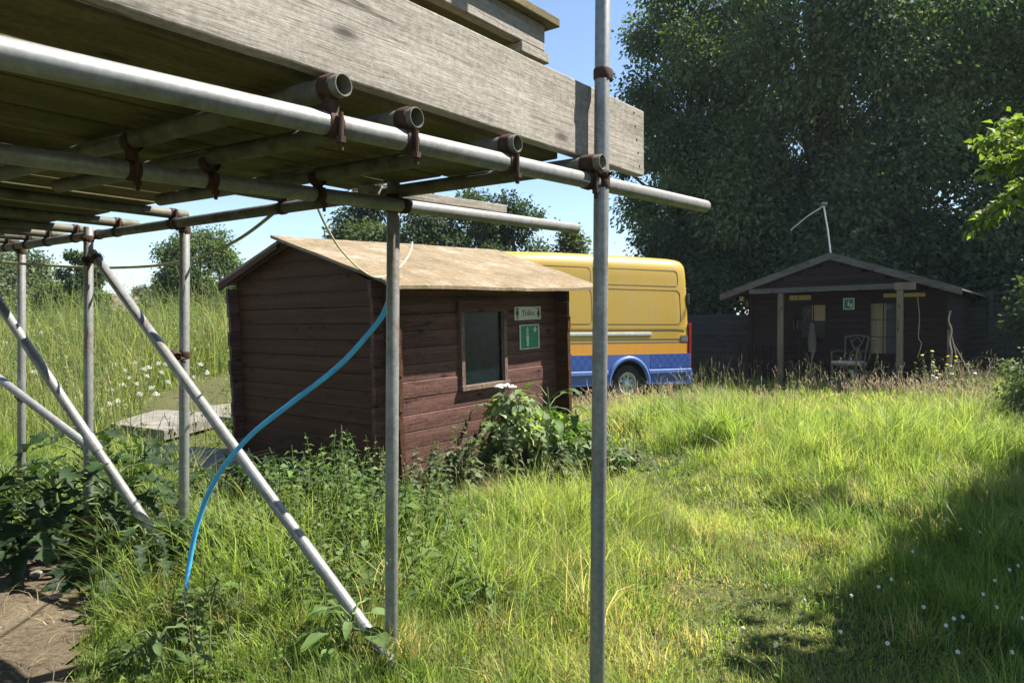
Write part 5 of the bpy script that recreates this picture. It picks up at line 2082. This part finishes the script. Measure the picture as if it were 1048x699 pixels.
x, y = hutxy(1.0, -.40)
hogweed('tall hogweed with a white flower head under the hut window', x, y, .80, 351, (.10, .14, .055), 12, .22, umbel=True, group='plants against the hut front')
x, y = hutxy(1.62, -.45)
hogweed('broad leaved burdock right of the flowering hogweed', x, y, .85, 352, (.07, .13, .03), 20, .30, group='plants against the hut front', name='burdock', prof='dock')
x, y = hutxy(1.85, -.55)
hogweed('lower burdock near the right hut corner', x, y, .62, 353, (.075, .125, .035), 18, .26, group='plants against the hut front', name='burdock', prof='dock')
for i, (u, v, h, lab) in enumerate(((1.05, -.5, .75, 'grey green nettle clump left of the flowering hogweed'), (1.35, -.75, .5, 'nettle clump in front of the flowering hogweed'), (1.72, -.85, .48, 'pale nettle clump in front of the burdocks'),
                                   (2.1, -.75, .46, 'pale nettle clump by the right hut corner'), (.45, -.35, .62, 'thin weedy clump against the left part of the hut front'), (.18, -.3, .5, 'dry weedy clump at the left hut corner'), (2.25, -1.05, .35, 'low pale nettle clump off the right hut corner'))):
    x, y = hutxy(u, v)
    nettle(lab, x, y, h, 360 + i, stems=12, col=(.10, .125, .065), L=.11, group='plants against the hut front', spread=.14)
for i, (u, v, h, R, n, c, lab) in enumerate(((1.22, -.34, .92, .38, 1700, (.21, .26, .13), 'leafy bramble mound climbing the hut front under the window'), (1.66, -.46, .70, .36, 1700, (.18, .25, .09), 'rounded leafy bramble mound below the green sign'),
        (2.02, -.75, .42, .25, 900, (.22, .26, .16), 'pale leaved bramble mound spilling from the right hut corner'), (.62, -.30, .40, .22, 900, (.13, .165, .08), 'small pale bramble tuft under the left edge of the hut window'))):
    x, y = hutxy(u, v)
    o = tree('bramble', lab, (x, y), h, R, -.05, n, .10, c, 460 + i, 'plants against the hut front', lobes=16, trunk_r=.012, mat='leaf', colvar=.3, droop=.5)
    o['category'] = 'bush'
net = [
    (330, 560, .55, 'bright nettle clump in front of the hut gable, left of the long brace'),
    (365, 545, .58, 'bright nettle clump between the long brace and the middle upright'),
    (385, 575, .50, 'nettle clump just left of the middle upright'),
    (425, 570, .48, 'nettle clump just right of the middle upright'),
    (295, 575, .45, 'nettle clump below the hut gable right of the blue pipe'),
    (250, 590, .42, 'nettle clump close right of the blue pipe'),
    (345, 525, .55, 'tall thin nettle clump against the dark gable'),
    (320, 615, .34, 'nettle clump under the middle of the long brace'),
    (270, 625, .30, 'short nettle clump right of the blue pipe foot'),
    (365, 640, .30, 'short nettle clump between the brace foot and the middle upright'),
    (215, 655, .24, 'short nettle clump left of the blue pipe foot'),
    (440, 610, .34, 'short nettle clump right of the middle upright foot'),
    (175, 640, .24, 'short nettle clump at the right edge of the dirt'),
    (285, 545, .50, 'nettle clump against the gable between the blue pipe and the long brace'),
    (312, 548, .52, 'nettle clump against the gable touching the long brace'),
    (390, 545, .45, 'nettle clump at the near hut corner behind the middle upright'),
    (405, 590, .38, 'nettle clump hiding the lower part of the middle upright'),
    (235, 575, .40, 'nettle clump behind the blue pipe'),
    (340, 585, .42, 'nettle clump crossing the middle of the long brace'),
    (300, 600, .36, 'nettle clump left of the long brace middle'),
    (460, 560, .34, 'nettle clump in the lawn right of the near hut corner'),
]
for i, (px, py, h, lab) in enumerate(net):
    x, y = gxy(px, py)
    nettle(lab, x, y, h, 400 + i, stems=12 + i % 5, col=((.075, .12, .032), (.12, .165, .06), (.095, .15, .035))[i % 3], L=(.10, .075, .12)[i % 3], spread=.15)
for i, (px, d, h, lab, fl) in enumerate(((955, 13.2, .78, 'tall weed with yellow flower in front of the cabin corner', 'petal_yellow'), (985, 12.6, .65, 'pale weed clump in front of the leaning canes', None), (1008, 12.2, .7, 'pale weed clump left of the bramble shrub', None), (938, 13.0, .55, 'pale weed clump below the cabin door', None), (970, 12.9, .6, 'pale flowering weed clump below the leaning canes', 'petal'))):
    p = P(px, 380, d)
    nettle(lab, p.x, p.y, h, 420 + i, stems=9, col=(.12, .14, .08), L=.10, group='weeds before the cabin', spread=.16, name='tall_weed', flower=fl)


# clover heads in the shade at the lower right
def clover():
    rng = np.random.default_rng(77)
    m = MB()
    m.tube([(0, 0, -.12), (0, 0, 0)], .0018, 5)
    proto = thing('clover_flower', 'small white clover head in the shaded grass', 'flower', (0, 0, 0), (0, 0, 0), 'white clover heads in the shaded grass')
    m.build('stem', M['stem'], proto)
    h = MB()
    for k in range(26):
        d = Vector(rng.normal(size=3)).normalized()
        h.tube([d * .002, d * .0068], [.0014, .0018], 5)
    h.build('flower_head', M['petal'], proto)
    kids = list(proto.children)
    pix = [(912, 609), (1006, 625), (1020, 639), (968, 660), (985, 650), (976, 652), (899, 618), (1003, 550), (983, 546), (967, 536), (934, 575), (1042, 591), (1018, 609), (908, 682), (1036, 687), (1033, 596), (823, 632), (793, 681), (760, 660), (871, 628), (980, 690), (860, 668), (945, 640), (1046, 650)]
    for i, (px, py) in enumerate(pix):
        p = gp(px, py, .11)
        z = gzf(p.x, p.y) + .15
        if i == 0:
            r = proto
        else:
            r = proto.copy()
            COL.objects.link(r)
            for c in kids:
                q = c.copy()
                COL.objects.link(q)
                q.parent = r
        r.location = (p.x, p.y, z)
        r.rotation_euler = (random.uniform(-.25, .25), random.uniform(-.25, .25), random.uniform(0, 6))


clover()


# white umbels in the left field
def field_umbels():
    rng = np.random.default_rng(88)
    m = MB()
    proto = thing('cow_parsley', 'white umbel of cow parsley in the left field', 'flower', (0, 0, 0), (0, 0, 0), 'white umbels in the left field')
    for k in range(60):
        a, q = rng.uniform(0, 2 * PI), .095 * math.sqrt(rng.random())
        h0 = 0.0 - q * .3
        c = Vector((q * math.cos(a), q * math.sin(a), h0))
        m.lathe([(-.008, .003), (0, .013), (.006, .006)], c + Vector((0, 0, rng.normal() * .02)), (rng.normal() * .5, rng.normal() * .5, 1), 5)
    m.build('flower_head', M['petal'], proto)
    s = MB()
    s.tube([(0, 0, -.75), (.01, 0, -.1)], .004, 5)
    for k in range(8):
        a = 2 * PI * k / 8
        s.tube([(.01, 0, -.1), (.07 * math.cos(a), .07 * math.sin(a), -.02)], .0018, 4)
    s.build('stem', M['stem'], proto)
    kids = list(proto.children)
    pix = [(118, 372), (128, 378), (137, 370), (150, 384), (140, 392), (125, 393), (113, 398), (155, 396), (165, 380), (147, 377), (132, 386), (172, 390), (160, 402), (205, 372), (212, 380), (198, 385), (92, 402), (108, 380), (60, 365), (42, 340), (12, 336), (170, 372), (143, 402), (120, 409), (103, 418), (112, 412), (152, 375), (162, 371), (185, 378), (34, 380), (5, 350)]
    for i, (px, py) in enumerate(pix):
        d = np.interp(py, [335, 420], [13.5, 8.6]) + random.uniform(-.4, .4)
        p = P(px, py, d)
        if i == 0:
            r = proto
        else:
            r = proto.copy()
            COL.objects.link(r)
            for c in kids:
                q = c.copy()
                COL.objects.link(q)
                q.parent = r
        r.location = p
        sc = random.uniform(.28, .5)
        r.scale = (sc, sc, max(.6, (p.z - gzf(p.x, p.y)) / .75))
        r.rotation_euler = (random.uniform(-.15, .15), random.uniform(-.15, .15), random.uniform(0, 6))


field_umbels()

# ------------------------------------------------------------------ added volume veil, lifts the tree shade like lens glare
def glare_veil():
    m, nt, out = new_mat('summer_haze')
    v = nt.nodes.new('ShaderNodeVolumePrincipled')
    v.inputs['Color'].default_value = (.78, .88, 1.0, 1)
    v.inputs['Density'].default_value = .0004
    v.inputs['Anisotropy'].default_value = .2
    nt.links.new(v.outputs[0], out.inputs['Volume'])
    x0, x1, y0, y1, z0, z1 = -920, 920, -320, 1220, -2.2, 21.5
    o = MB().box(((x0 + x1) / 2, (y0 + y1) / 2, (z0 + z1) / 2), (x1 - x0, y1 - y0, z1 - z0)).build('haze', m)
    tag(o, kind='stuff')


glare_veil()
